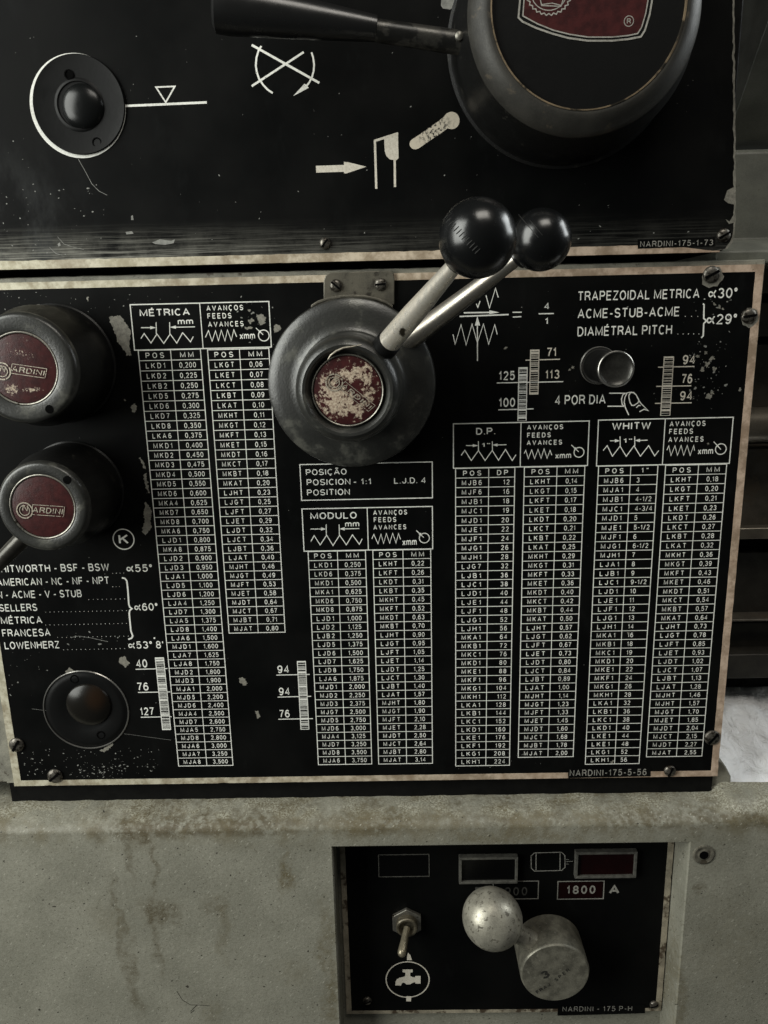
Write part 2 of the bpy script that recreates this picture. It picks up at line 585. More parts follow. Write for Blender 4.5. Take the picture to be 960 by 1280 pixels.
M_rod2 = simple('dull_feed_rod', (.17, .15, .12), .36, .6, .35, .05, .4, .2)
M_chuck = simple('grey_guard_paint', (.20, .205, .185), .45, .1, .25, .04, .4, .2)
M_green = simple('grey_green_paint', (.125, .128, .105), .55, 0, .25, .06, .4, .3, ((.07, .068, .052), .06, .60))
M_redglass = simple('dark_red_lens', (.0075, .0010, .0012), .3, 0, .2, .15, .6, .1, None, .2)
M_blackglass = simple('black_lens', (.002, .002, .0022), .35, 0, .1, .15, .6, .1, None, .15)
M_hole = simple('hole_dark', (.002, .002, .002), .9, 0, .1, spec=.03)


def dome_mat(name, base, amber=None):
    n = N(name)
    col = base
    if amber is not None:
        col = n.mix(n.blob(amber, 5.5, 7, .7), base, (.016, .009, .005))
    n.set(base=col, rough=.26, spec=.28)
    n.bump(n.noise(.5, 3), .05, .2)
    return n.m


def badge_mat(name, worn_list, wear, thr):
    n = N(name)
    f = n.noise(.25, 4)
    col = n.mix(n.step(f, .3, .7), (.046, .0105, .0105), (.026, .0068, .0072))
    wob = n.noise(.5, 6, .7)
    tot = n.math('MULTIPLY', n.noise(wear, 8, .70), .55)
    for c, ru, rv, s in worn_list:
        tot = n.math('ADD', tot, n.math('MULTIPLY', n.blob(c, ru, rv, .85, wob), .13 * s))
    mk = n.step(tot, thr, thr + .05)
    col = n.mix(mk, col, n.mix(n.step(n.noise(.9, 5, .7), .35, .65), (.46, .39, .29), (.24, .17, .125)))
    n.set(base=col, rough=n.math('ADD', .28, n.math('MULTIPLY', mk, .3)), spec=.5)
    n.bump(n.math('SUBTRACT', n.noise(.9, 4), n.math('MULTIPLY', mk, .6)), .25, .2)
    return n.m


def body_mat():
    n = N('stained_grey_machine_paint')
    f = n.noise(.035, 5)
    g = n.noise(.9, 4, .65)
    k = n.noise(.25, 5, .65)
    col = n.mix(n.step(f, .3, .7), (.192, .187, .151), (.240, .233, .190))
    col = n.mix(n.math('MULTIPLY', n.step(g, .42, .72), .30), col, (.29, .283, .235))
    col = n.mix(n.math('MULTIPLY', n.step(n.noise(.45, 4, .7), .36, .52, 1., 0.), .28), col, (.125, .118, .085))
    W_ = 22
    n.v = n.math('ADD', n.v, n.math('MULTIPLY', n.math('SUBTRACT', n.noise(.09, 5, .65), .5), 9.0))
    n.u = n.math('ADD', n.u, n.math('MULTIPLY', n.math('SUBTRACT', n.noise(.045, 4, .6), .5), 26.0))
    wob = n.noise(.16, 5, .65)
    wob2 = n.noise(.4, 4, .6)
    brown, olive = (.072, .056, .029), (.112, .092, .050)
    # grime line along the ledge, oil runs below it and round the switch window
    v1 = U(300, 1034, W_)[1]
    band = n.math('MULTIPLY', n.step(n.v, v1 - 11, v1 - 1, 0., 1.), n.step(n.v, v1 + 1, v1 + 7, 1., 0.))
    band = n.math('MULTIPLY', band, n.step(k, .36, .60))
    band = n.math('MULTIPLY', band, n.step(n.noise(.012, 3), .36, .56, .25, 1.))
    col = n.mix(n.math('MULTIPLY', band, .95), col, brown)
    upper = n.math('MULTIPLY', n.step(n.v, v1 - 22, v1 + 2, 0., 1.), n.step(n.noise(.05, 5, .6), .40, .66))
    col = n.mix(n.math('MULTIPLY', upper, .8), col, olive)
    stains = [  # photo position, half size px, strength, colour
        (358, 1092, 8, 19, 1.0, 1), (357, 1060, 3, 26, .45, 1), (186, 1040, 26, 15, .75, 0), (120, 1040, 10, 16, .6, 0),
        (200, 1140, 24, 16, .8, 0), (272, 1132, 15, 12, .55, 0), (188, 1075, 4, 42, .7, 0), (160, 1065, 4, 30, .6, 0),
        (196, 1178, 5, 40, .6, 0), (150, 1150, 5, 60, .55, 0), (168, 1225, 7, 45, .65, 0), (280, 1165, 8, 35, .4, 1),
        (135, 1150, 20, 20, .3, 1), (412, 1200, 10, 70, .6, 1), (410, 1250, 9, 55, .6, 1), (365, 1215, 20, 18, .3, 1),
        (265, 1270, 14, 18, .35, 1), (330, 1035, 60, 9, .5, 0), (470, 1035, 70, 9, .6, 1), (640, 1047, 80, 7, .65, 1),
        (740, 1030, 40, 10, .45, 1), (873, 1040, 14, 7, .6, 0), (877, 1110, 8, 6, .7, 0), (915, 1180, 40, 60, .25, 1),
        (850, 1240, 7, 60, .6, 1), (930, 1018, 30, 9, .5, 0)]
    for x, y, rx, ry, s, c in stains:
        q = S(x, y, W_)
        mk = n.blob(U(x, y, W_), rx * q, ry * q * 1.15, .55, wob if max(rx, ry) > 18 else wob2)
        mk = n.math('MULTIPLY', n.math('MULTIPLY', mk, n.step(k, .34, .6, .25, 1.0)), n.step(g, .35, .6, .45, 1.0))
        col = n.mix(n.math('MULTIPLY', mk, min(1, s * 1.05)), col, olive if c else brown)
    dens = n.step(n.noise(.022, 4, .6), .38, .66)
    for sc_, rot, th, ke, st, pc, asp in ((.08, .7, .042, .62, .85, (.03, .027, .02), 1.5), (.17, -.6, .075, .72, .7, (.05, .042, .03), 2.2), (.11, .9, .085, .60, .5, (.40, .39, .33), 3.0),
                                          (.24, .6, .09, .78, .5, (.06, .052, .038), 1.6), (.21, .75, .085, .68, .4, (.37, .36, .31), 2.4), (.06, -.9, .05, .45, .55, (.06, .05, .035), 7.0), (.05, .5, .04, .5, .35, (.38, .37, .32), 9.0)):
        dist, cc_ = n.voro(sc_, rot, .8, .8 * asp)
        lim = n.math('MULTIPLY', cc_, th * 1.4)
        pm = n.math('MULTIPLY', n.step(n.math('SUBTRACT', lim, dist), 0., th * .35), n.step(n.math('ADD', cc_, n.math('MULTIPLY', dens, .3)), ke + .15, ke + .17))
        col = n.mix(n.math('MULTIPLY', pm, st), col, pc)
    hz = n.step(n.noise(1.0, 4, .7, n.vec(.5, .5, 1.6, .7)), .40, .62)
    col = n.mix(n.math('MULTIPLY', hz, .22), col, (.10, .10, .08))
    sl = n.step(n.noise(.8, 4, .6, n.vec(1, 1, 1.8, .7)), .68, .74)
    col = n.mix(n.math('MULTIPLY', sl, .35), col, (.42, .42, .39))
    # paint rubbed pale along the ledge edge
    ed = n.math('MULTIPLY', n.step(n.v, v1 + 1, v1 + 5, 0., 1.), n.step(n.v, v1 + 8, v1 + 12, 1., 0.))
    ed = n.math('MULTIPLY', n.math('MULTIPLY', ed, n.step(n.noise(.8, 6, .75), .42, .60)), n.step(n.noise(.05, 4), .38, .6, .25, 1.0))
    col = n.mix(n.math('MULTIPLY', ed, .65), col, (.44, .44, .37))
    n.set(base=col, rough=n.step(f, .3, .7, .5, .62), spec=.35)
    n.bump(n.math('ADD', n.math('MULTIPLY', g, .5), n.math('MULTIPLY', n.noise(.22, 5), .9)), .5, .6)
    return n.m


M_body = body_mat()


def cloth_mat():
    n = N('white_plastic_sheet')
    f = n.noise(.03, 4)
    y1 = U(940, 872, -30)[1]
    ye = n.math('MULTIPLY', n.step(n.v, y1 - 3, y1 - .5, 0., 1.), n.step(n.v, y1 + .5, y1 + 3, 1., 0.))
    col = n.mix(n.step(f, .3, .7), (.93, .94, .95), (.86, .87, .89))
    col = n.mix(n.math('MULTIPLY', ye, .75), col, (.60, .50, .24))
    n.set(base=col, rough=.45)
    n.bump(n.noise(.08, 5, .6, None, 1.2), .9, 4)
    return n.m


M_cloth = cloth_mat()


# ------------------------------------------------------------------ shared pieces
def screw_into(parent, x, y, w, rpx, ang, name='screw'):
    c = U(x, y, w + 1.2)
    r = rpx * S(x, y, w)
    b = B()
    b.lathe(c, [(r, w), (r, w + .5), (r * .93, w + 1.1), (r * .75, w + 1.75), (r * .45, w + 2.15), (r * .15, w + 2.3)], 36)
    s = build(name, b, M_screw, parent)
    d = B()
    ca, sa = math.cos(ang), math.sin(ang)
    t = r * .16
    P = [(-r * .86, -t), (r * .86, -t), (r * .86, t), (-r * .86, t)]
    d.prism([(c[0] + a * ca - q * sa, c[1] + a * sa + q * ca) for a, q in P], w + .9, w + 2.36)
    build('screw_slot', d, M_hole, s, smooth=False)
    return s


def chip_poly(c, ru, rv, n=11, jit=.4, rot=0.0):
    P = []
    for i in range(n):
        a = 2 * math.pi * i / n
        k = 1 + rnd.uniform(-jit, jit)
        p, q = ru * k * math.cos(a), rv * k * math.sin(a)
        P.append((c[0] + p * math.cos(rot) - q * math.sin(rot), c[1] + p * math.sin(rot) + q * math.cos(rot)))
    return P


def flecks(b, x0, x1, y0, y1, n, w, s0=.25, s1=.9):
    for _ in range(n):
        x, y = rnd.uniform(x0, x1), rnd.uniform(y0, y1)
        s = s0 + (s1 - s0) * rnd.random() ** 3
        s *= S(x, y, w)
        b.flat(chip_poly(U(x, y, w), s * rnd.uniform(.8, 2.2), s, 6, .35, rnd.uniform(-.9, .9)), w + b.nw())


# ================================================================== chart plate (gearbox front)
PL = [U(x, y, 0) for x, y in ((18, 981.5), (897.5, 970.8), (954, 331))]
uL, uR = PL[0][0], (PL[1][0] + PL[2][0]) / 2
vB = (PL[0][1] + PL[1][1]) / 2
vT = (U(470, 342, 0)[1] + U(951, 330.5, 0)[1]) / 2
iL = (U(25, 973.8)[0] + U(.8, 803)[0]) / 2
iR = (U(943, 341)[0] + U(889.4, 964.4)[0]) / 2
iB = (U(24.6, 973.3)[1] + U(680, 967.3)[1] + U(889.4, 964.4)[1]) / 3
iT = (U(707, 345.5)[1] + U(943, 341)[1] + U(470, 349.6)[1]) / 3

hous = thing('gearbox_housing', 'grey cast gearbox housing carrying the large black chart plate', 'gearbox', ((uL + uR) / 2, vB, -60))
b = B()
lipv = (U(470, 335, -1)[1] + U(940, 325, -1)[1]) / 2
seg = 90
# front lip, its edge battered, then the box behind
vs = []
top = []
for i in range(seg + 1):
    u = uL - 6 + (uR + 1.0 - uL + 6) * i / seg
    j = mnoise.noise(Vector((u * .13, 3, 0))) * .35 + mnoise.noise(Vector((u * .6, 7, 0))) * .18
    top.append((u, lipv + j))
for i in range(seg):
    (a, c), (d, e) = top[i], top[i + 1]
    b.add([(a, vB + 1, -2.2), (d, vB + 1, -2.2), (d, e - .5, -1.4), (a, c - .5, -1.4), (d, e, -2.6), (a, c, -2.6), (d, e, -115), (a, c, -115)],
          [(0, 1, 2, 3), (3, 2, 4, 5), (5, 4, 6, 7)])
b.add([(uL - 6, vB + 1, -2.2), (uL - 6, lipv, -2.2), (uL - 6, lipv, -115), (uL - 6, vB + 1, -115),
       (uR + 1, vB + 1, -2.2), (uR + 1, lipv, -2.2), (uR + 1, lipv, -115), (uR + 1, vB + 1, -115)],
      [(0, 1, 2, 3), (4, 7, 6, 5), (0, 3, 7, 4), (3, 2, 6, 7)])
build('casting', b, M_casting, hous, angle=25)
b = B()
b.box(uL - 5, uR - 1.5, vB - 14, vB + .8, -110, -3.2)  # near-black box added as the shade between plate and ledge
build('under_plate_shade', b, M_dark, hous, smooth=False)

plate = thing('chart_plate', 'large black threading chart plate covered in white tables', 'chart plate', ((uL + uR) / 2, vB, 0))
b = B()
b.box(iL - 1, iR + 1, iB - 1, iT + 1, -1.6, 0)
build('panel', b, M_black, plate, smooth=False)
# border: four mitred strips with slightly nicked inner edge
b = B()


def strip(p, q, r, s, n=60, jit=.18, seed=0):
    """quad strip from edge p-q (outer) to edge s-r (inner), top at w=.25, sides down to -1.9"""
    o, i_ = [], []
    for k in range(n + 1):
        t = k / n
        a = Vector(p).lerp(Vector(q), t)
        c = Vector(s).lerp(Vector(r), t)
        d = (c - a).normalized()
        j1 = mnoise.noise(Vector((k * .45, seed, 1))) * jit + (-.5 if mnoise.noise(Vector((k * .9, seed, 5))) > .48 else 0)
        j2 = mnoise.noise(Vector((k * .5, seed, 9))) * jit * .8
        o.append(a - d * (j1 if 0 < k < n else 0))
        i_.append(c + d * (j2 if 0 < k < n else 0))
    for k in range(n):
        a, c, d, e = o[k], o[k + 1], i_[k + 1], i_[k]
        b.add([(a.x, a.y, .25), (c.x, c.y, .25), (d.x, d.y, .25), (e.x, e.y, .25), (a.x, a.y, -1.9), (c.x, c.y, -1.9), (d.x, d.y, -.1), (e.x, e.y, -.1)],
              [(0, 1, 2, 3), (4, 5, 1, 0), (3, 2, 6, 7)])


strip((uL, vB), (uR, vB), (iR, iB), (iL, iB), 120, .16, 1)
strip((uR, vB), (uR, vT), (iR, iT), (iR, iB), 90, .22, 2)
strip((uR, vT), (uL, vT), (iL, iT), (iR, iT), 120, .14, 3)
strip((uL, vT), (uL, vB), (iL, iB), (iL, iT), 90, .16, 4)
build('border', b, M_trim, plate, smooth=False)

# ---- the charts
LW = .52          # line width, mm
ROWS = {}
ROWS['m1'] = '''LKD1 0,200;LKD2 0,225;LKB2 0,250;LKD5 0,275;LKD6 0,300;LKD7 0,325;LKD8 0,350;LKA6 0,375;MKD1 0,400;MKD2 0,450;MKD3 0,475;MKD4 0,500;MKD5 0,550;MKD6 0,600;MKA4 0,625;MKD7 0,650;MKD8 0,700;MKA6 0,750;LJD1 0,800;MKA8 0,875;LJD2 0,900;LJD3 0,950;LJA1 1,000;LJD5 1,100;LJD6 1,200;LJA4 1,250;LJD7 1,300;LJA5 1,375;LJD8 1,400;LJA6 1,500;MJD1 1,600;LJA7 1,625;LJA8 1,750;MJD2 1,800;MJD3 1,900;MJA1 2,000;MJD5 2,200;MJD6 2,400;MJA4 2,500;MJD7 2,600;MJA5 2,750;MJD8 2,800;MJA6 3,000;MJA7 3,250;MJA8 3,500'''
ROWS['m2'] = '''LKGT 0,06;LKET 0,07;LKCT 0,08;LKBT 0,09;LKAT 0,10;MKHT 0,11;MKGT 0,12;MKFT 0,13;MKET 0,15;MKDT 0,16;MKCT 0,17;MKBT 0,18;MKAT 0,20;LJHT 0,23;LJGT 0,25;LJFT 0,27;LJET 0,29;LJDT 0,32;LJCT 0,34;LJBT 0,36;LJAT 0,40;MJHT 0,46;MJGT 0,49;MJFT 0,53;MJET 0,58;MJDT 0,64;MJCT 0,67;MJBT 0,71;MJAT 0,80'''
ROWS['d1'] = '''LKD1 0,250;LKD6 0,375;MKD1 0,500;MKA1 0,625;MKD6 0,750;MKD8 0,875;LJD1 1,000;LJD2 1,125;LJB2 1,250;LJD5 1,375;LJD6 1,500;LJD7 1,625;LJD8 1,750;LJA6 1,875;MJD1 2,000;MJD2 2,250;MJD3 2,375;MJG7 2,500;MJD5 2,750;MJD6 3,000;MJA4 3,125;MJD7 3,250;MJD8 3,500;MJA6 3,750'''
ROWS['d2'] = '''LKHT 0,22;LKFT 0,26;LKDT 0,31;LKBT 0,35;MKHT 0,45;MKFT 0,52;MKDT 0,63;MKBT 0,70;LJHT 0,90;LJGT 0,95;LJFT 1,05;LJET 1,14;LJDT 1,25;LJCT 1,30;LJBT 1,40;LJAT 1,57;MJHT 1,80;MJGT 1,90;MJFT 2,10;MJET 2,28;MJDT 2,50;MJCT 2,64;MJBT 2,80;MJAT 3,14'''
ROWS['p1'] = '''MJB6 12;MJF6 16;MJB1 18;MJC1 19;MJD1 20;MJE1 22;MJF1 24;MJG1 26;MJH1 28;LJG7 32;LJB1 36;LJC1 38;LJD1 40;LJE1 44;LJF1 48;LJG1 52;LJH1 56;MKA1 64;MKB1 72;MKC1 76;MKD1 80;MKE1 88;MKF1 96;MKG1 104;MKH1 112;LKA1 128;LKB1 144;LKC1 152;LKD1 160;LKE1 176;LKF1 192;LKG1 208;LKH1 224'''
ROWS['p2'] = '''LKHT 0,14;LKGT 0,15;LKFT 0,17;LKET 0,18;LKDT 0,20;LKCT 0,21;LKBT 0,22;LKAT 0,25;MKHT 0,29;MKGT 0,31;MKFT 0,33;MKET 0,36;MKDT 0,40;MKCT 0,42;MKBT 0,44;MKAT 0,50;LJHT 0,57;LJGT 0,62;LJFT 0,67;LJET 0,73;LJDT 0,80;LJCT 0,84;LJBT 0,89;LJAT 1,00;MJHT 1,14;MJGT 1,23;MJFT 1,33;MJET 1,45;MJDT 1,60;MJCT 1,68;MJBT 1,78;MJAT 2,00'''
ROWS['w1'] = '''MJB6 3;MJA1 4;MJB1 4-1/2;MJC1 4-3/4;MJD1 5;MJE1 5-1/2;MJF1 6;MJG1 6-1/2;MJH1 7;LJA1 8;LJB1 9;LJC1 9-1/2;LJD1 10;LJE1 11;LJF1 12;LJG1 13;LJH1 14;MKA1 16;MKB1 18;MKC1 19;MKD1 20;MKE1 22;MKF1 24;MKG1 26;MKH1 28;LKA1 32;LKB1 36;LKC1 38;LKD1 40;LKE1 44;LKE1 48;LKG1 52;LKH1 56'''
ROWS['w2'] = '''LKHT 0,18;LKGT 0,20;LKFT 0,21;LKET 0,23;LKDT 0,26;LKCT 0,27;LKBT 0,28;LKAT 0,32;MKHT 0,36;MKGT 0,39;MKFT 0,43;MKET 0,46;MKDT 0,51;MKCT 0,54;MKBT 0,57;MKAT 0,64;LJHT 0,73;LJGT 0,78;LJFT 0,85;LJET 0,93;LJDT 1,02;LJCT 1,07;LJBT 1,13;LJAT 1,28;MJHT 1,46;MJHT 1,57;MJGT 1,70;MJET 1,85;MJDT 2,04;MJCT 2,15;MJDT 2,27;MJAT 2,55'''


def rect4(tl, tr, br, bl):
    a, c, d, e = [U(*p) for p in (tl, tr, br, bl)]
    return (a[0] + e[0]) / 2, (c[0] + d[0]) / 2, (d[1] + e[1]) / 2, (a[1] + c[1]) / 2


def frame_rect(b, u0, u1, v0, v1, wd=LW):
    b.ribbon([(u0, v0), (u1, v0), (u1, v1), (u0, v1)], wd, closed=True)


def table(b, key, head, tl, tr, br, bl, sep, valign='c'):
    u0, u1, v0, v1 = rect4(tl, tr, br, bl)
    rows = [r.rsplit(' ', 1) for r in ROWS[key].split(';')]
    n = len(rows) + 1
    frame_rect(b, u0, u1, v0, v1)
    us = u0 + (u1 - u0) * sep
    b.ribbon([(us, v0), (us, v1)], LW * .85)
    h = (v1 - v0) / n
    for i in range(1, n):
        v = v1 - h * i
        b.ribbon([(u0, v), (u1, v)], LW * .8)
    cap = min(h * .56, 3.1)
    for i, (p, q) in enumerate([head] + rows):
        v = v1 - h * (i + 1) + (h - cap) / 2 + rnd.uniform(-.08, .08)
        wgt = rnd.choice((.002, .006, .009))
        x0 = u0 + (us - u0) * .19
        if len(p) == 3:
            put_text(b, p, (u0 + us) / 2, v, cap, xs=1.0, track=.26, weight=wgt, align='c')
        else:
            put_text(b, p, x0, v, cap, width=(us - u0) * .60, track=.24, weight=wgt)
        cu = us + (u1 - us) * .53
        if i == 0:
            put_text(b, q, cu, v, cap, xs=1.0, track=.26, weight=wgt, align='c')
        elif valign == 'l':
            put_text(b, q, us + (u1 - us) * .24, v, cap, xs=.80, track=.06, weight=wgt)
        elif valign == 'r':
            put_text(b, q, us + (u1 - us) * .80, v, cap, xs=.80, track=.12, weight=wgt, align='r')
        else:
            put_text(b, q, cu, v, cap, xs=.78, track=.05, weight=wgt, align='c')


def header(b, x0, y0, k, rect, div, title, tbox, zig, arr, feeds, zig2, xmm, circ, arrow, unit):
    c = lambda pts: crop(x0, y0, k, pts)
    q = c(rect)
    u0, u1, v0, v1 = rect4(*q)
    frame_rect(b, u0, u1, v0, v1, LW * 1.15)
    d = [U(*p) for p in c(div)]
    ud = (d[0][0] + d[1][0]) / 2
    b.ribbon([(ud, v0), (ud, v1)], LW)
    (ta, tb), (tc, td) = c([(tbox[0], tbox[2]), (tbox[1], tbox[3])])
    ptext(b, title, ta, tc, tb, td, weight=.010)
    b.pl(c(zig), .52)
    (yl, xl0, xl1, xb1, xb2, yt, ybm, xr0, xr1, yr) = arr
    b.pl(c([(xl0, yl), (xl1, yl)]), .50)
    b.pf(c([(xl1 - 5, yl - 10), (xb1, yl), (xl1 - 5, yl + 10)]))
    b.pl(c([(xr0, yr), (xr1, yr - 2)]), .50)
    b.pf(c([(xr0 + 3, yr - 10), (xb2, yr), (xr0 + 3, yr + 10)]))
    b.pl(c([(xb1, yt), (xb1 + 1, ybm)]), .50)
    b.pl(c([(xb2, yt), (xb2 + 1, ybm)]), .50)
    if unit:
        (a, e), (f, g) = c([(unit[1], unit[3]), (unit[2], unit[4])])
        ptext(b, unit[0], a, f, e, g, xh=unit[0] == 'mm', weight=.008)
    for s, xa, xb, yb, yt2 in feeds:
        (a, e), (f, g) = c([(xa, yb), (xb, yt2)])
        ptext(b, s, a, f, e, g, track=.16, weight=.012)
    b.pl(c(zig2), .50)
    (a, e), (f, g) = c([(xmm[0], xmm[2]), (xmm[1], xmm[3])])
    ptext(b, 'xmm', a, f, e, g, xh=True, weight=.012)
    cc = c([circ[:2]])[0]
    r = circ[2] / k * S(*cc)
    b.ring(U(*cc), r - .28, r + .28, b.nw(), seg=36)
    (p0, p1) = c(arrow)
    b.pl([p0, p1], .5)
    dx, dy = p1[0] - p0[0], p1[1] - p0[1]
    b.pl([p1, (p1[0] + dx * .35, p1[1] + dy * .35)], .45)
    L = math.hypot(dx, dy)
    dx, dy = dx / L, dy / L
    m = (p0[0] + dx * L * .62, p0[1] + dy * L * .62)
    b.pf([(m[0] - dy * 1.8, m[1] + dx * 1.8), p1, (m[0] + dy * 1.8, m[1] - dx * 1.8)])


FE = lambda a, b_, c, d, e, f, y1, y2, y3, h: [('AVANÇOS', a, b_, y1, y1 - h), ('FEEDS', c, d, y2, y2 - h), ('AVANCES', e, f, y3, y3 - h)]

b = B()
header(b, 160, 370, 4.8, [(12, 52), (845, 33), (860, 308), (40, 323)], [(429, 45), (452, 315)], 'MÉTRICA', (72, 372, 123, 80),
       [(78, 255), (97, 225), (138, 282), (174, 228), (215, 285), (253, 228), (293, 283), (328, 220), (375, 275), (392, 243)],
       (190, 78, 138, 169, 250, 157, 228, 285, 402, 187), FE(472, 692, 478, 622, 482, 695, 90, 137, 187, 33),
       [(465, 248), (483, 207), (505, 272), (525, 208), (543, 268), (560, 205), (582, 270), (597, 203), (620, 268), (635, 202), (652, 245)],
       (672, 763, 260, 230), (815, 237, 32), [(768, 192), (800, 222)], ('mm', 300, 392, 172, 145))
table(b, 'm1', ('POS', 'MM'), (172.5, 437.7), (250.6, 436.7), (291.25, 957), (223.5, 957), .52)
table(b, 'm2', ('POS', 'MM'), (259.6, 436.7), (336, 436), (356.5, 790.3), (286.2, 791.2), .52)
build('metric_chart', b, M_print, plate, smooth=False)
b = B()
header(b, 360, 570, 4.8, [(83, 318), (867, 302), (867, 555), (97, 573)], [(473, 312), (484, 562)], 'MODULO', (135, 413, 380, 340),
       [(137, 512), (157, 478), (193, 533), (232, 475), (270, 537), (310, 475), (350, 533), (387, 473), (428, 530), (445, 497)],
       (438, 135, 203, 229, 307, 410, 475, 337, 428, 437), FE(512, 715, 515, 650, 513, 710, 355, 398, 443, 30),
       [(503, 497), (515, 470), (540, 527), (558, 468), (573, 525), (590, 465), (610, 523), (628, 463), (648, 522), (663, 465), (675, 500)],
       (687, 772, 537, 507), (818, 492, 30), [(770, 447), (803, 478)], ('mm', 343, 428, 425, 400))
table(b, 'd1', ('POS', 'MM'), (385, 689.8), (456.5, 687.7), (465, 954.8), (398.1, 955.8), .51)
table(b, 'd2', ('POS', 'MM'), (465.8, 687.7), (537.7, 686.7), (541.2, 954.2), (473.5, 954.8), .52)
build('module_chart', b, M_print, plate, smooth=False)
b = B()
header(b, 560, 520, 5.333, [(35, 50), (943, 35), (928, 330), (37, 348)], [(486, 43), (482, 335)], 'D.P.', (187, 315, 125, 80),
       [(88, 262), (112, 228), (155, 297), (203, 230), (247, 297), (295, 230), (337, 295), (383, 223), (428, 297), (453, 258)],
       (197, 120, 170, 202, 295, 168, 230, 327, 390, 193), FE(527, 767, 527, 685, 525, 760, 93, 145, 195, 33),
       [(508, 250), (518, 228), (535, 285), (558, 225), (577, 285), (600, 222), (620, 283), (640, 218), (660, 282), (680, 228), (692, 262)],
       (715, 820, 285, 255), (873, 242, 33), [(822, 193), (858, 227)], ('1"', 226, 280, 207, 180))
table(b, 'p1', ('POS', 'DP'), (569.75, 585.6), (643.4, 584.1), (636.9, 956.6), (569.4, 957.2), .56, 'r')
table(b, 'p2', ('POS', 'MM'), (655.6, 583.75), (731.2, 582.8), (716.2, 945.9), (647.6, 946.5), .541)
build('pitch_chart', b, M_print, plate, smooth=False)
b = B()
header(b, 735, 515, 4.923, [(65, 47), (895, 35), (868, 318), (52, 330)], [(475, 43), (458, 322)], 'WHITW', (147, 385, 110, 65),
       [(93, 237), (118, 207), (150, 272), (197, 210), (235, 273), (283, 208), (322, 272), (373, 207), (410, 270), (435, 237)],
       (177, 135, 170, 197, 287, 150, 210, 317, 367, 175), FE(502, 722, 498, 645, 493, 710, 90, 137, 187, 33),
       [(485, 235), (497, 208), (510, 268), (535, 207), (550, 267), (573, 205), (588, 267), (610, 205), (628, 268), (650, 205), (655, 237)],
       (675, 768, 262, 232), (817, 228, 33), [(773, 182), (806, 218)], ('1"', 218, 270, 190, 163))
table(b, 'w1', ('POS', '1"'), (749.2, 582.4), (823, 581.6), (798.1, 954.75), (730.6, 954.75), .545, 'l')
table(b, 'w2', ('POS', 'MM'), (832.5, 581.4), (908.7, 580.4), (876.9, 945.4), (807.5, 945.6), .541)
build('whitworth_chart', b, M_print, plate, smooth=False)

b = B()
u0, u1, v0, v1 = rect4((374.6, 580.4), (540.2, 577.7), (540.6, 622.1), (377.3, 625.6))
frame_rect(b, u0, u1, v0, v1, LW * 1.1)
cc = lambda s, xa, xb, yb, yt, **k: ptext(b, s, *[crop(360, 570, 4.8, [(xa, 0), (xb, 0)])[i][0] for i in (0, 1)],
                                          570 + yb / 4.8, 570 + yt / 4.8, **k)
cc('POSIÇÃO', 108, 352, 116, 80, weight=.004)
cc('POSICION', 113, 375, 177, 140, weight=.004)
cc('- 1:1', 395, 498, 172, 136, weight=.004)
cc('L.J.D. 4', 637, 825, 166, 131, weight=.004)
cc('POSITION', 115, 372, 238, 201, weight=.004)
build('position_box', b, M_print, plate, smooth=False)

# ---- angle texts
b = B()
K = 4.364
tx = lambda s, xa, xb, yb, yt, **k: ptext(b, s, xa / K, xb / K, 690 + yb / K, 690 + yt / K, weight=.004, **k)
tx('WHITWORTH - BSF - BSW', -42, 597, 114, 73)
tx('AMERICAN - NC - NF - NPT', -14, 595, 186, 145)
tx('UN - ACME - V - STUB', -44, 447, 255, 214)
tx('SELLERS', 0, 205, 325, 285)
tx('MÉTRICA', 8, 232, 394, 354)
tx('FRANCESA', 15, 277, 463, 422)
tx('LOWENHERZ', 28, 327, 530, 490)
tx('∝55°', 692, 832, 110, 69)
tx('∝60°', 735, 862, 321, 280)
tx('∝53°', 702, 832, 528, 488)
tx("8'", 853, 893, 526, 485)
tx("'", 841, 850, 500, 462)
for y, x0_, x1_, n in ((110, 615, 675, 4), (183, 615, 652, 3), (253, 485, 680, 9), (322, 250, 690, 20), (392, 250, 690, 20), (460, 315, 700, 17), (527, 347, 680, 15)):
    for i in range(n):
        x = x0_ + (x1_ - x0_) * i / (n - 1)
        p = (x / K, 690 + (y + 6 - .02 * (x - x0_)) / K)
        b.flat(chip_poly(U(*p), .22, .22, 6, .2), b.nw())
b.pl(crop(0, 690, K, [(665, 140), (682, 144), (692, 158), (697, 200), (703, 285), (708, 300), (720, 309), (708, 318), (705, 335), (714, 430), (724, 458), (718, 470), (700, 476)]), .95)
c = U(154.5, 674)
r = 13 * S(154.5, 674)
b.ring(c, r - .33, r + .33, b.nw(), seg=48)
ptext(b, 'K', 149, 161, 680, 668, weight=.012)
build('angle_list', b, M_print, plate, smooth=False)
b = B()
K2 = 2.8235
ty = lambda s, xa, xb, yb, yt, **k: ptext(b, s, 620 + xa / K2, 620 + xb / K2, 320 + yb / K2, 320 + yt / K2, weight=.004, **k)
ty('TRAPEZOIDAL METRICA', 290, 717, 159, 125)
ty('ACME-STUB-ACME', 288, 645, 221, 187)
ty('DIAMÉTRAL PITCH', 287, 620, 284, 250)
ty('∝30°', 748, 850, 150, 114)
ty('∝29°', 742, 848, 242, 206)
for y, x0_, x1_, n in ((152, 735, 737, 2), (213, 668, 712, 3), (275, 642, 716, 5)):
    for i in range(n):
        x = x0_ + (x1_ - x0_) * i / (n - 1)
        b.flat(chip_poly(U(620 + x / K2, 320 + y / K2), .25, .25, 6, .2), b.nw())
b.pl(crop(620, 320, K2, [(730, 168), (734, 172), (733, 220), (743, 229), (733, 238), (731, 282), (724, 289)]), .8)
ty('4 POR DIA', 207, 386, 526, 492)
c = lambda pts: crop(680, 420, 4.364, pts)
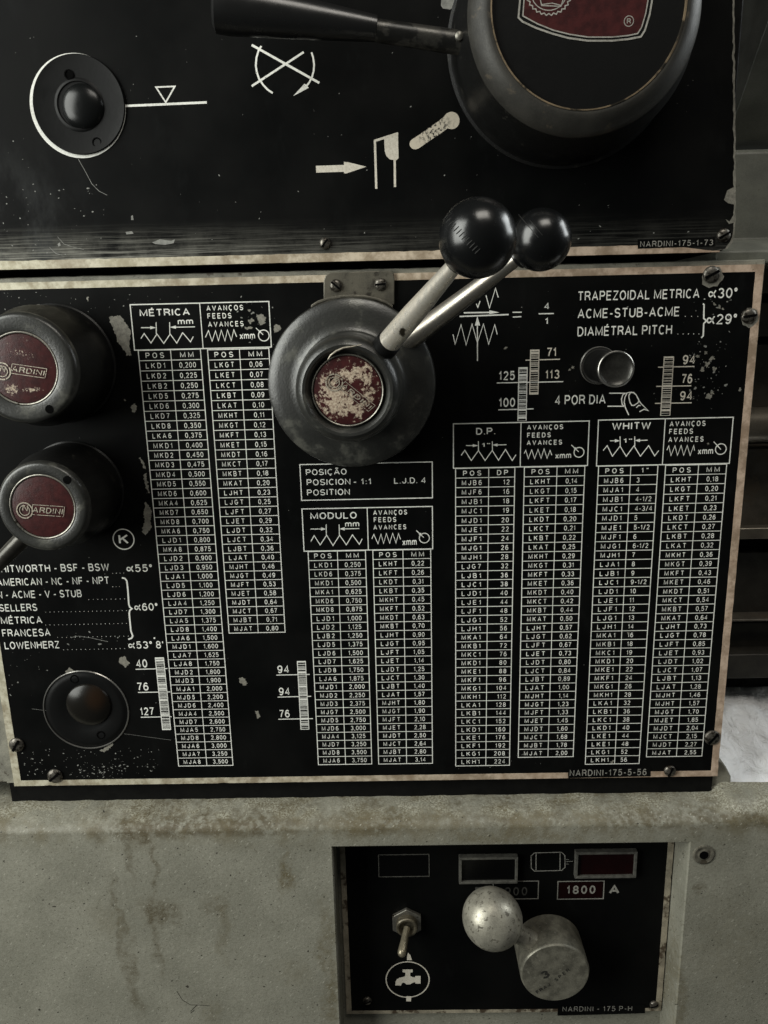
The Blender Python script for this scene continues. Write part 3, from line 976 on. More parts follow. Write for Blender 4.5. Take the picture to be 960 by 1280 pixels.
b.pl(c([(355, 312), (445, 312)]), .6)
b.pl(c([(346, 383), (437, 383)]), .6)
b.pl(c([(445, 312), (430, 320), (422, 345), (426, 372), (437, 385)]), .6)
b.pl(c([(452, 312), (441, 335), (437, 362), (444, 392), (462, 431)]), .6)
b.pl(c([(463, 322), (472, 309), (488, 308), (503, 322), (518, 352), (512, 364), (492, 378), (478, 378), (469, 362), (463, 338)]), .6, closed=True)
b.pl(c([(447, 312), (462, 308), (480, 306)]), .55)
b.pl(c([(518, 354), (532, 372), (568, 407), (546, 399), (520, 413)]), .6)
b.pl(c([(503, 391), (516, 378), (526, 380)]), .55)
build('dial_list', b, M_print, plate, smooth=False)

# ---- ratio drawing
b = B()
c = lambda pts: crop(560, 340, 5.647, pts)
b.pl(c([(200, 225), (211, 250), (226, 205)]), .55)
b.pl(c([(268, 165), (293, 255), (335, 115), (355, 180)]), .55)
b.pl(c([(112, 288), (300, 285)]), .75)
b.pf(c([(292, 270), (362, 285), (292, 297)]))
b.pl(c([(82, 314), (428, 300)]), .75)
b.pl(c([(208, 628), (207, 340)]), .6)
b.pf(c([(190, 378), (207, 312), (227, 378)]))
b.pl(c([(35, 440), (50, 510), (92, 372), (128, 515), (170, 367), (207, 500), (250, 367), (287, 510), (330, 372), (347, 440)]), .55)
b.pl(c([(455, 284), (520, 284)]), .6)
b.pl(c([(457, 318), (518, 315)]), .6)
b.pl(c([(640, 295), (747, 293)]), .65)
for s, xa, xb, yb, yt in (('4', 677, 712, 264, 218), ('1', 684, 705, 370, 323)):
    (a, e), (f, g) = c([(xa, yb), (xb, yt)])
    ptext(b, s, a, f, e, g, weight=.01)
build('ratio_drawing', b, M_print, plate, smooth=False)


# ---- gear-train bars: pale bars ruled with black
def bar(name, q, seed, rules, nums):
    rr = random.Random(seed)
    b = B()
    u0, u1, v0, v1 = rect4(*q)
    du = (U(*q[3])[0] - U(*q[0])[0])
    b.flat([(u0, v0), (u1, v0), (u1, v1), (u0, v1)], .05)
    for l in rules:
        b.pl(l, .58)
    for s, xa, xb, yb, yt in nums:
        ptext(b, s, xa, xb, yb, yt, weight=.010)
    o = build(name, b, M_cream if seed in (2, 3) else M_print, plate, smooth=False)
    d = B()
    v = v1 - 1.0
    while v > v0 + 1.0:
        h = rr.choice((.28, .35, .5, .75, .95))
        gapv = rr.choice((.32, .4, .5, .6))
        if rr.random() < .12:
            gapv += .9
        d.flat([(u0 + .55, v - h), (u1 - .55, v - h), (u1 - .55, v), (u0 + .55, v)], .175)
        v -= h + gapv
    build('bar_ruling', d, M_black, o, smooth=False)


bar('gear_bar', ((648, 459), (660, 459), (657.8, 526), (646.8, 526)), 1,
    [[(621, 478.7), (704, 477)], [(622.9, 512.3), (667, 511)]], [('125', 623.8, 643.5, 475.5, 464), ('100', 623.8, 643.8, 509, 497.5)])
bar('gear_bar', ((662.7, 437), (674.6, 437), (672.8, 493.2), (661.5, 493.2)), 2,
    [[(656.9, 450.2), (700, 449)]], [('71', 684, 694.8, 446, 434.6), ('113', 681.8, 699, 473.8, 462.5)])
bar('gear_bar', ((830, 445.7), (842.7, 445.5), (837.7, 519.5), (824.8, 519.7)), 3,
    [[(822.5, 459), (868, 458)], [(820, 483), (864, 482.2)], [(818.6, 504.2), (864.5, 503.4)]],
    [('94', 853, 868, 455.5, 443.8), ('76', 852.3, 865, 479.6, 467.5), ('94', 849.6, 864.5, 500.5, 489)])
bar('gear_bar', ((193.8, 821.8), (205, 821.6), (213.8, 912.3), (202.5, 912.5)), 4,
    [[(169.5, 836.6), (209.3, 835.6)], [(172.5, 865.5), (213, 864.8)], [(176, 896.5), (214.5, 895.8)]],
    [('40', 170.5, 184.5, 834.6, 824.2), ('76', 172.5, 186, 863.3, 853.2), ('127', 176, 193, 894.2, 884.3)])
bar('gear_bar', ((371.3, 826.3), (382.5, 826.1), (386.3, 911.8), (375.5, 912)), 5,
    [[(345.5, 843.8), (387, 843)], [(347, 871.3), (389, 870.3)], [(348, 899), (391, 898.2)]],
    [('94', 347, 361, 841.5, 831.8), ('94', 348.8, 362, 869.2, 859.5), ('76', 350, 362.3, 897, 887.3)])

# maker strip breaking the bottom border
b = B()
p = [U(x, y) for x, y in ((710, 960.5), (813, 958.6), (813, 970), (710, 972.2))]
b.prism(p, -.5, .38)
mk = build('maker_strip', b, M_black, plate, smooth=False)
b = B()
ptext(b, 'NARDINI-175-5-56', 712, 808, 970.3, 962.3, w0=.38, weight=.004, track=.08)
build('maker_lettering', b, M_dim, mk, smooth=False)

for x, y, r, a in ((890, 343, 10.5, .45), (937, 395, 9.5, .15), (891, 923, 10, .9), (838, 964.5, 7.5, 1.2), (20, 932, 9.5, 1.0), (68, 971, 9.5, .7)):
    screw_into(plate, x, y, .25, r, a)
# pale washer of rubbed metal round the upper right screw
b = B()
b.flat(chip_poly(U(890, 346), 6.2, 5.6, 18, .12), .31)
b.flat(chip_poly(U(937, 397), 4.8, 5.2, 16, .12), .31)
build('rubbed_metal', b, M_bare, plate, smooth=False)

# chips and flecks
b = B()


def chip(px):
    pts = [U(x, y) for x, y in px]
    out = []
    n = len(pts)
    for i in range(n):
        a, c = Vector(pts[i]), Vector(pts[(i + 1) % n])
        L = max((c - a).length, .01)
        nn = max(2, int(L / .55))
        for k in range(nn):
            q = a.lerp(c, k / nn)
            j = mnoise.noise(Vector((q.x * .9, q.y * .9, 3))) * .9 + rnd.uniform(-.3, .3)
            q2 = q + Vector((-(c - a).y, (c - a).x)) / L * j
            out.append((q2.x, q2.y))
    b.flat(out, b.nw())


chip(crop(0, 370, 5.333, [(725, 140), (800, 125), (840, 180), (872, 232), (860, 330), (878, 400), (850, 396), (800, 330), (770, 260)]))
chip(crop(0, 370, 5.333, [(868, 740), (905, 715), (910, 745), (895, 782)]))
chip(crop(160, 530, 4.571, [(64, 190), (82, 200), (102, 258), (90, 256)]))
chip(crop(160, 530, 4.571, [(85, 292), (105, 280), (112, 340), (122, 395), (105, 370), (95, 330)]))
chip(crop(160, 530, 4.571, [(100, 445), (118, 465), (135, 500), (128, 560), (135, 592), (100, 635), (80, 615), (95, 550), (90, 500)]))
chip(crop(30, 820, 4.571, [(545, 10), (572, 0), (605, 42), (580, 65), (545, 38)]))
chip(crop(30, 820, 4.571, [(235, 90), (262, 66), (285, 84), (245, 100)]))
chip(crop(30, 820, 4.571, [(432, 540), (510, 498), (500, 520), (460, 548)]))
chip(crop(160, 790, 4, [(553, 232), (576, 224), (598, 258), (580, 270), (562, 256)]))
chip(crop(160, 790, 4, [(632, 392), (652, 396), (662, 426), (648, 432)]))
chip(crop(160, 370, 4.8, [(770, 110), (805, 108), (830, 135), (820, 165), (795, 172), (780, 150)]))
chip(crop(160, 370, 4.8, [(722, 145), (745, 132), (756, 150), (730, 168)]))
chip(crop(160, 370, 4.8, [(700, 190), (735, 180), (750, 192), (715, 203)]))
chip(crop(160, 370, 4.8, [(875, 178), (900, 170), (922, 192), (905, 215), (880, 222)]))
chip(crop(160, 370, 4.8, [(720, 80), (738, 84), (732, 96), (720, 92)]))
chip(crop(0, 370, 5.333, [(235, 55), (268, 62), (245, 85), (236, 112)]))
chip(crop(0, 370, 5.333, [(580, 5), (594, 10), (588, 36), (578, 28)]))
chip(crop(735, 515, 4.923, [(730, 195), (742, 186), (752, 198), (738, 202)]))
for x, y, s in ((884, 455, 3.4), (890, 448, 2.6), (878, 462, 2.4), (893, 461, 2.2), (882, 441, 1.9), (886, 496, 3.6), (890, 491, 2.0), (872, 446, 2.0), (899, 384, 1.6), (893, 380, 1.5), (903, 386, 1.4), (925, 487, 1.8),
                (700, 795, .9), (657, 932, 1.6), (765, 953, 2.3), (768, 945, 2.0), (785, 791, 1.3), (156, 500, 1.2), (632, 435, 1.6), (716, 459, 2.0), (712, 462, 1.6)):
    q = S(x, y)
    b.flat(chip_poly(U(x, y), s * q * 1.15, s * q * .9, 15, .5, rnd.uniform(-1, 1)), b.nw())
build('paint_chip', b, M_bare, plate, smooth=False)
b = B()
flecks(b, 75, 200, 935, 972, 85, 0, .25, 1.0)
flecks(b, 100, 160, 955, 972, 45, 0, .3, 1.1)
flecks(b, 28, 70, 935, 970, 30, 0, .25, .9)
flecks(b, 862, 908, 425, 500, 60, 0, .3, 1.5)
flecks(b, 885, 915, 372, 400, 24, 0, .3, 1.0)
flecks(b, 5, 330, 365, 392, 50, 0, .25, 1.0)
flecks(b, 300, 345, 378, 432, 30, 0, .25, .9)
flecks(b, 560, 740, 940, 962, 22, 0, .25, .8)
flecks(b, 640, 920, 352, 520, 45, 0, .2, .6)
flecks(b, 20, 900, 540, 960, 70, 0, .15, .5)
flecks(b, 10, 60, 815, 870, 16, 0, .25, .9)
b.pl([(40, 886), (66, 889), (90, 892)], .16)
b.pl([(155, 917), (185, 921), (214, 925)], .16)
b.pl([(88, 797), (98, 795), (112, 797), (135, 802)], .3)
flecks(b, 84, 160, 790, 808, 14, 0, .3, 1.2)
build('paint_flecks', b, M_speck, plate, smooth=False)

# ================================================================== left end cover
cov = thing('end_cover', 'grey end cover left of the chart plate, cut by the frame', 'end cover', (uL - 30, vB, -30))
b = B()
uc = (U(9.5, 978, -3)[0] + U(2, 905, -3)[0]) / 2
b.box(uc - 90, uc, vB + .5, lipv + 2, -110, -3)
build('cover_casting', b, M_casting, cov, bevel=1.2)

# ================================================================== headstock plate above
WU = 4.0
hs = thing('headstock_housing', 'dark headstock casting behind the upper black plate', 'headstock', (0, UFOOT, -60))
b = B()
uh = U(914, 250, WU)[0]
b.box(-330, uh - .5, UFOOT + .8, UFOOT + 260, -140, WU - 2.5)
build('casting', b, M_dark, hs, bevel=1)
up = thing('headstock_plate', 'upper black plate with lever symbols and chipped right edge', 'plate', (0, UFOOT, WU))
b = B()
foot = [U(x, y, WU) for x, y in ((0, 338.5), (240, 333), (470, 325.8), (730, 318), (880, 312.5))]
vf = sum(p[1] for p in foot) / len(foot)
edge = [(917.5, -70), (918, 40), (919, 150), (919.5, 230), (919, 285), (916, 302), (909, 311), (895, 313)]
E2 = []
for i in range(len(edge) - 1):
    a, c = Vector(U(*edge[i], WU)), Vector(U(*edge[i + 1], WU))
    n = max(2, int((a - c).length / 1.5))
    for k in range(n):
        q = a.lerp(c, k / n)
        q.x += (mnoise.noise(Vector((q.y * .25, 2, 0))) * .5 + mnoise.noise(Vector((q.y * .9, 5, 0))) * .25) if i < 5 else 0
        E2.append((q.x, q.y))
ub = U(895, 313, WU)[0]
top_v = U(480, -90, WU)[1]
out = [(-320, vf), (ub, vf)] + [p for p in E2[::-1] if p[1] > vf + .1]
out[-1] = (out[-1][0], top_v)
out += [(-320, top_v)]
b.prism(out, WU - 2.4, WU)
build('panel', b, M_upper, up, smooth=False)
b = B()   # bare ragged edge on the right
W2 = WU + .06
for i in range(len(E2) - 1):
    (a, c), (d, e) = E2[i], E2[i + 1]
    t1 = .9 + 1.1 * max(0, mnoise.noise(Vector((c * .12, 8, 0)))) + .5 * mnoise.noise(Vector((c * .7, 1, 0)))
    t2 = .9 + 1.1 * max(0, mnoise.noise(Vector((e * .12, 8, 0)))) + .5 * mnoise.noise(Vector((e * .7, 1, 0)))
    b.add([(a - t1, c, W2), (d - t2, e, W2), (d + .05, e, W2), (a + .05, c, W2), (a + .05, c, WU - 2.4), (d + .05, e, WU - 2.4)], [(0, 1, 2, 3), (3, 2, 5, 4)])
b.flat([U(x, y, WU) for x, y in ((905, 250), (909, 238), (917, 234), (919, 256), (910, 254))], W2 + .02)
b.flat([U(x, y, WU) for x, y in ((907, 274), (912, 277), (917, 268), (918.5, 278), (911, 280))], W2 + .02)
build('bare_edge', b, M_bare, up, smooth=False)
b = B()
it = (U(0, 327.5, WU)[1] + U(240, 322, WU)[1] + U(460, 314.5, WU)[1] + U(730, 307, WU)[1]) / 4
n = 130
for i in range(n):
    a, c = -320 + (ub + 2 + 320) * i / n, -320 + (ub + 2 + 320) * (i + 1) / n
    th = lambda u: (it - vf) * (1.0 if u < ub - 30 else max(.15, (ub + 3 - u) / 33)) * (1 + .12 * mnoise.noise(Vector((u * .2, 4, 0))))
    bo = lambda u: vf - .1 + .12 * mnoise.noise(Vector((u * .3, 14, 0)))
    b.add([(a, bo(a), WU + .3), (c, bo(c), WU + .3), (c, vf + th(c), WU + .3), (a, vf + th(a), WU + .3), (a, bo(a), WU - 2.6), (c, bo(c), WU - 2.6), (a, vf + th(a), WU - .1), (c, vf + th(c), WU - .1)],
          [(0, 1, 2, 3), (4, 5, 1, 0), (3, 2, 7, 6)])
build('border', b, M_trim, up, smooth=False)
b = B()
p = [U(x, y, WU) for x, y in ((797, 299.5), (893, 296.5), (893, 307.5), (797, 311))]
b.prism(p, WU - .5, WU + .42)
mk = build('maker_strip', b, M_black, up, smooth=False)
b = B()
ptext(b, 'NARDINI-175-1-73', 800, 891, 309.0, 301.5, w0=WU + .42, weight=.004, track=.08)
build('maker_lettering', b, M_dim, mk, smooth=False)

b = B()   # crossed-out turning symbol
c = lambda pts: crop(300, 40, 7.385, pts)
b.pl(c([(108, 120), (732, 470)]), 1.15, WU)
b.pl(c([(108, 500), (588, 186)]), 1.05, WU)
b.pl(c([(197, 130), (172, 170), (152, 235), (146, 310), (155, 370), (175, 430), (215, 490), (255, 532), (302, 564)]), .95, WU)
b.pl(c([(660, 188), (675, 235), (684, 300), (680, 360), (663, 420), (640, 465), (612, 500)]), .9, WU)
b.pf(c([(595, 478), (612, 488), (636, 515), (491, 592)]), WU)
build('turning_symbol', b, M_print, up, smooth=False)
b = B()
c = lambda pts: crop(380, 120, 4.571, pts)
b.pf(c([(68, 399), (228, 394), (228, 377), (250, 378), (356, 404), (240, 443), (228, 441), (228, 433), (70, 438)]), WU)
b.pl(c([(413, 530), (405, 256), (538, 213)]), 1.2, WU)
b.pf(c([(458, 242), (537, 213), (540, 355), (530, 366), (515, 366), (490, 362), (472, 345), (462, 318), (460, 290)]), WU)
b.pl(c([(518, 362), (520, 520)]), 1.2, WU)
build('clutch_symbol', b, M_cream, up, smooth=False)
b = B()
P = []
for i in range(17):
    a = math.radians(-150 + 195 + 250 * (i / 16) - 175)
    P.append((843 + 46 * math.cos(a), 140 + 52 * math.sin(a)))
P = [(843 + 46 * math.cos(t), 140 + 50 * math.sin(t)) for t in np.linspace(math.radians(-140), math.radians(118), 18)]
P += [(770, 222), (700, 268), (655, 300)]
P += [(635 + 32 * math.cos(t), 274 + 31 * math.sin(t)) for t in np.linspace(math.radians(62), math.radians(232), 9)]
P += [(690, 200), (770, 142), (800, 118)]
b.pf(c(P), WU)
lev = N('worn_lever_decal')
wf = lev.step(lev.noise(.75, 6, .7, lev.vec(1, 1, .7, .6)), .50, .56)
c0, c1 = U(553, 150, WU), U(530, 172, WU)
cen = lev.blob(((c0[0] + c1[0]) / 2, (c0[1] + c1[1]) / 2), 9, 7, .6)
lev.set(base=lev.mix(lev.math('MULTIPLY', wf, cen), (.56, .50, .40), (.01, .01, .01)), rough=.6)
build('lever_symbol', b, lev.m, up, smooth=False)
b = B()
b.pl([(156, 132.5), (258.5, 128)], 1.15, WU)
b.pl(crop(0, 0, 2, [(390, 218), (437, 216), (414.5, 256)]), .75, WU, True)
build('level_symbol', b, M_print, up, smooth=False)
b = B()
flecks(b, 0, 900, 20, 300, 120, WU, .2, .9)
flecks(b, 0, 130, 230, 320, 40, WU, .2, 1.0)
for px in ([(190, 303), (200, 299), (214, 301), (219, 299), (217, 304), (206, 306), (194, 305)], [(157, 290), (165, 289), (167, 292), (158, 293)], [(72, 305), (75, 303), (76, 307), (73, 308)], [(164, 270), (166, 269), (167, 275), (164, 275)]):
    b.flat([U(x, y, WU) for x, y in px], WU + b.nw())
b.pl([(98, 199), (106, 213), (115, 230), (124, 239), (134, 244)], .25, WU)
b.pl([(62, 309), (70, 317), (78, 319)], .3, WU)
b.pl([(72, 296), (80, 305), (92, 309), (105, 312)], .22, WU)
b.flat(chip_poly(U(560, 3, WU), 4.2, 3.4, 14, .15), WU + b.nw())
build('paint_flecks', b, M_speck, up, smooth=False)
screw_into(up, 406, 304, WU, 7, .9)
screw_into(up, 905.5, 294, WU, 8.5, .5)

# ================================================================== oil sight glasses
sg = thing('oil_sight_glass', 'upper black oil sight glass ringed in white beside the level line', 'sight glass', (*U(98, 133, WU), WU), 'oil sight glasses')
b = B()
cr, q = U(97.3, 133, WU), S(98, 133, WU)
b.lathe(cr, [(59.7 * q, WU), (59.7 * q, WU + .25), (55 * q, WU + .25)], 80, cap1=True)
build('white_ring', b, M_print, sg)
b = B()
cp = U(98.5, 130.9, WU + 1.0)
b.lathe(cp, [(57.4 * q, WU), (57.4 * q, WU + .9), (56.6 * q, WU + 1.5), (55 * q, WU + 1.4), (47 * q, WU + .9), (31 * q, WU + .5), (29 * q, WU + 1.1), (27 * q, WU + 1.2), (26 * q, WU + .6)], 80)
build('bezel', b, M_knobdark, sg)
b = B()
cd = U(103, 133, WU + 1)
b.lathe(cd, [(26.5 * q, WU + .5), (25 * q, WU + 1.6), (20 * q, WU + 3.0), (12 * q, WU + 4.0), (5 * q, WU + 4.4), (1, WU + 4.45)], 64)
build('lens', b, dome_mat('black_lens_dome', (.004, .0045, .0045)), sg)
for x, y in ((86, 93), (121, 178)):
    b = B()
    b.lathe(U(x, y, WU + 1), [(6 * q, WU + .4), (6 * q, WU + 1.05), (4.6 * q, WU + 1.12), (4.4 * q, WU + .7)], 24)
    build('spanner_hole', b, M_hole, sg)

sg = thing('oil_sight_glass', 'lower oil sight glass with brownish lens beside the 127 mark', 'sight glass', (*U(108, 887), 0), 'oil sight glasses')
cr, q = U(107.8, 887.5), S(108, 887)
b = B()
b.lathe(cr, [(53.6 * q, 0), (53.6 * q, .35), (53.0 * q, .7), (52.2 * q, .7), (51.8 * q, .2)], 80, cap1=False)
build('rim', b, M_nickel, sg)
b = B()
b.lathe(cr, [(52 * q, .1), (50 * q, .15), (48 * q, .8), (44 * q, 1.0), (28 * q, .5), (27 * q, .3)], 80)
build('bezel', b, M_knobdark, sg)
b = B()
cd = U(110, 882, 2)
b.lathe(cd, [(28.5 * q, .2), (27 * q, 1.8), (22 * q, 3.4), (14 * q, 4.6), (6 * q, 5.1), (1, 5.2)], 64)
build('lens', b, dome_mat('amber_lens_dome', (.007, .0062, .005), U(120, 872, 3)), sg)
for x, y in ((93, 849), (126, 919)):
    b = B()
    b.lathe(U(x, y, 1), [(5.5 * q, .6), (5.5 * q, 1.05), (4.2 * q, 1.12), (4 * q, .7)], 24)
    build('spanner_hole', b, M_hole, sg)


# ================================================================== red-badged knobs
def emblem(c, rr, tc0, tc1, h, w, parent, mat, worn=None):
    """raised ring monogram and lettering of the badge"""
    b = B()
    for r0, r1 in ((rr * .86, rr), (rr * .55, rr * .64)):
        n = 40
        b.lathe((0, 0), [(r1, w), (r1, w + .35), (r0, w + .35), (r0, w)], n, frame=(Vector((c[0], c[1], 0)), Vector((1, 0, 0)), Vector((0, 1, 0)), Vector((0, 0, 1))), cap1=False)
    d = Vector(tc1) - Vector(tc0)
    ang = math.atan2(d.y, d.x)
    put_text(b, 'N', c[0], c[1] - h * .1, h * 1.1, weight=.01, ang=ang, w0=w + .30, align='c', slant=.2)
    put_text(b, 'ARDINI', tc0[0], tc0[1], h, width=d.length, weight=.008, ang=ang, w0=w + .20, slant=.2, track=.03)
    n_ = Vector((-d.y, d.x)).normalized()
    dd = d.normalized()
    a0, a1 = Vector(tc0) - n_ * h * .35 - dd * .3, Vector(tc1) - n_ * h * .35 + dd * .6
    b1, b0 = a1 + n_ * h * 1.7 + dd * .8, a0 + n_ * h * 1.7 + dd * .8
    b.ribbon([a0, a1, b1, b0], h * .10, w + .28, True)
    return build('emblem', b, mat, parent, smooth=False)


M_emb = simple('badge_emblem_metal', (.40, .36, .29), .40, .4, .4, .5, 1.0, .3, ((.07, .03, .025), .5, .54))


def red_knob(label, face, base_r, face_r, badge_r, hole, em, mat, hgt=45.0):
    w = hgt
    c = U(*face, w)
    q = S(*face, w)
    qb = S(*face, 0)
    t = thing('selector_knob', label, 'knob', (c[0], c[1], 0), 'red badged selector knobs')
    R0, R1, RB = base_r * qb, face_r * q, badge_r * q
    b = B()
    b.lathe(c, [(R0 + .9, 0.0), (R0 + .9, 1.0), (R0, 1.6), (R0, 10), (R0 * .99, w * .55), (R1 * 1.0, w - 6), (R1 * .99, w - 2.6), (R1 * .965, w - 1.0), (R1 * .935, w - .25), (R1 * .90, w),
                (RB + 2.0, w), (RB + 1.1, w - .3), (RB + .6, w - 1.4)], 96)
    build('body', b, M_knobbody, t)
    b = B()
    b.lathe(c, [(R1 * 1.002, w - 4.4), (R1 * .995, w - 2.2), (R1 * .965, w - .8), (R1 * .935, w - .1), (R1 * .90, w + .12), (RB + 2.0, w + .12), (RB + 1.1, w - .2)], 96, cap1=False)
    build('face_ring', b, M_knob, t)
    b = B()
    b.lathe(c, [(RB + .9, w - 1.5), (RB + .9, w - .35), (RB + .45, w - .1), (RB - .05, w - .35), (RB - .1, w - .9)], 80, cap1=False)
    build('badge_rim', b, M_steel, t)
    b = B()
    b.lathe(c, [(RB, w - 1.2), (RB * .97, w - .7), (RB * .7, w - .25), (RB * .35, w - .05), (.5, w)], 64)
    bd = build('badge', b, mat, t)
    e = [U(*p, w) for p in em[:3]]
    emblem(e[0], em[3] * q, e[1], e[2], em[4] * q, w - .05, bd, M_emb)
    b = B()
    h = U(*hole, w)
    b.lathe(h, [(2.3, w - .6), (2.3, w + .17), (2.1, w + .18)], 24)
    build('pin_hole', b, M_hole, t)
    return t, c


cA = lambda x, y: U(x, y, 45)
mA = badge_mat('red_badge_scuffed', [(cA(14, 487), 3.0, 2.6, 1.0), (cA(40, 487), 4.2, 1.1, 1.0), (cA(22, 441), 3.6, 2.0, .5), (cA(36, 444), 2.0, 1.4, .5)], .8, .355)
kA, cK1 = red_knob('upper left dark round knob with scuffed red badge', (27, 461), 71, 69, 43.5, (62, 511.5), ((3, 464), (14, 464), (55, 470), 11, 7), mA)
mB = badge_mat('red_badge_clean', [(cA(27, 612), 3.5, 2.0, .12)], .8, .42)
kB, cK2 = red_knob('lower left dark knob with clean red badge and side lever', (53, 634), 59, 57.5, 39.5, (84, 600), ((31, 638), (40.5, 640.5), (78, 643), 10.5, 7.5), mB)
b = B()
p0 = Vector((cK2[0] - 12, cK2[1] - 14, 30))
p1 = Vector((*U(3, 699, 34), 34))
dr = (p1 - p0).normalized()
b.tube([p0, p0 + (p1 - p0) * .5, p1, p1 + dr * 60], [4.9, 4.9, 4.5, 3.6])
build('lever_rod', b, M_darkrod, kB)

# ================================================================== bracket above the central knob
br = thing('stop_bracket', 'small stained steel bracket with two screws and curved lip', 'bracket', (*U(448, 372, 1), .3))
b = B()
pts = [(404.5, 382), (404.5, 351), (407, 344), (413, 340.5), (486, 338), (491.5, 341), (493, 347), (493, 381)]
b.prism([U(x, y, 2.0) for x, y in pts], .35, 2.0)
build('tab', b, M_lug, br, bevel=.4)
b = B()
arcp = [(389.5, 383.5), (398, 378), (410, 374), (425, 371.3), (440, 370.3), (455, 371), (470, 373.8), (482, 378), (491, 383.5)]
A = [U(x, y, 7) for x, y in arcp]
vs, fs = [], []
for (u, v) in A:
    vs += [(u, v + .9, .5), (u, v + .9, 11), (u, v - .9, 11), (u, v - .9, .5)]
for i in range(len(A) - 1):
    for j in range(4):
        fs.append((4 * i + j, 4 * i + (j + 1) % 4, 4 * i + 4 + (j + 1) % 4, 4 * i + 4 + j))
fs += [(0, 3, 2, 1), tuple(4 * (len(A) - 1) + j for j in range(4))]
b.add(vs, fs)
build('curved_lip', b, M_lug, br, bevel=.5, angle=50)
screw_into(br, 419.5, 357, 2.0, 7.8, -.7)
screw_into(br, 475.5, 355.5, 2.0, 7.8, .05)

# ================================================================== central selector
WD = 15.5
cC = U(440, 480, WD)
ctr = thing('feed_selector', 'large dark central knob with worn red badge and chrome ball lever', 'selector knob', (cC[0], cC[1], 0))
qd = S(440, 480, WD)
Rd = 104.5 * qd
b = B()
b.lathe(cC, [(26, 0), (26, 9), (Rd * .86, 9.5), (Rd * .97, 11), (Rd, 14), (Rd, 17), (Rd * .985, 19.3), (Rd * .95, 20.5), (Rd * .86, 21.6), (Rd * .74, 22.6), (Rd * .66, 23.2), (Rd * .625, 24.4), (Rd * .61, 27),
             (28.2, 36), (27.4, 50), (26.9, 54.5), (26.0, 57.6), (24.6, 59.6), (22.9, 60.6), (21.4, 60.4), (20.4, 59.4), (19.6, 57.6), (18.9, 56.5), (18.5, 55.6)], 128)
build('dial', b, M_knob, ctr)
wb_ = 59.0
cb = (cC[0], cC[1])
cbx = U(434.8, 494.4, wb_)
mC = badge_mat('red_badge_worn', [(( cb[0] - 5, cb[1] - 6), 8, 6, .9), ((cb[0] + 4, cb[1] + 8), 9, 3.2, .8), ((cb[0] + 10, cb[1] - 1), 2.6, 6, .7), ((cb[0] + 5, cb[1] - 11), 3.6, 2.4, .8), ((cb[0] - 9, cb[1] + 3), 4, 5, .6)], .34, .318)
RB = 43.5 * S(434.8, 494.4, wb_)
b = B()
b.lathe(cb, [(RB + .7, 56.3), (RB + .6, 58.2), (RB + .3, 58.5), (RB - .1, 58.2)], 80, cap1=False)
build('badge_rim', b, M_steel, ctr)
b = B()
b.lathe(cb, [(RB, 57.0), (RB * .97, 57.8), (RB * .7, 58.5), (RB * .35, 58.8), (.5, 58.85)], 64)
bd = build('badge', b, mC, ctr)
dx, dy = cb[0] - cbx[0], cb[1] - cbx[1]
e = [(p[0] + dx, p[1] + dy) for p in (U(418, 484, wb_), U(425.5, 489, wb_), U(461, 517.5, wb_))]
emblem(e[0], 11 * S(420, 484, wb_), e[1], e[2], 6.5 * S(440, 495, wb_), 58.75, bd, M_emb)
b = B()   # bare brass scratch over the badge
hc = [U(x, y, 60) for x, y in crop(380, 430, 8.73, [(262, 168), (290, 125), (350, 78), (430, 42), (520, 28), (625, 8)])]
hc = [(p[0], p[1], 60.3) for p in hc]
b.tube(hc, [.25, .5, .55, .5, .45, .2], 8)
build('worn_edge', b, M_emb, ctr)


def ball_knob(parent, c, r, axis):
    az = axis.normalized()
    ax = az.cross(Vector((0, 0, 1))).normalized()
    ay = az.cross(ax).normalized()
    b = B()
    prof = []
    for i in range(33):
        a = math.radians(-66 + 156 * i / 32)
        rr, z = r * math.cos(a), r * math.sin(a)
        prof.append((max(rr, .02), z))
    prof = [(r * .36, -r * 1.02), (r * .40, -r * .99), (r * .41, -r * .93)] + prof
    b.lathe(None, prof, 64, frame=(Vector(c), ax, -ay, az))
    o = build('ball', b, M_ball, parent)
    # raised moulding seam round the ball
    return o


def on_ball(x, y, c, r):
    """the point of the ball seen at photo position x, y"""
    d = Vector((R @ np.array([x - CX, -(y - CY), -F])).tolist()).normalized()
    o = Vector((0, 0, D)) - Vector(c)
    k = o.dot(d)
    h = k * k - (o.length_squared - r * r)
    return Vector((0, 0, D)) + d * (-k - math.sqrt(max(h, 0)))


M_seam = simple('worn_bakelite_seam', (.020, .020, .019), .4, 0, .3, .4, 1, .2)


def seam(ball, c, r, pa, pb, ticks, half, wd):
    b = B()
    dx, dy = pb[0] - pa[0], pb[1] - pa[1]
    L = math.hypot(dx, dy)
    nx, ny = -dy / L * half, dx / L * half
    if ticks:
        for i in range(ticks):
            t = i / (ticks - 1)
            x, y = pa[0] + dx * t, pa[1] + dy * t
            b.tube([on_ball(x - nx, y - ny, c, r * .999), on_ball(x + nx * .2, y + ny * .2, c, r * 1.001), on_ball(x + nx, y + ny, c, r * .999)], [wd * .7, wd, wd * .7], 6)
    else:
        b.tube([on_ball(pa[0] + dx * t, pa[1] + dy * t, c, r) for t in np.linspace(0, 1, 14)], [wd] * 14, 6)
    return build('moulding_seam', b, M_seam, ball)


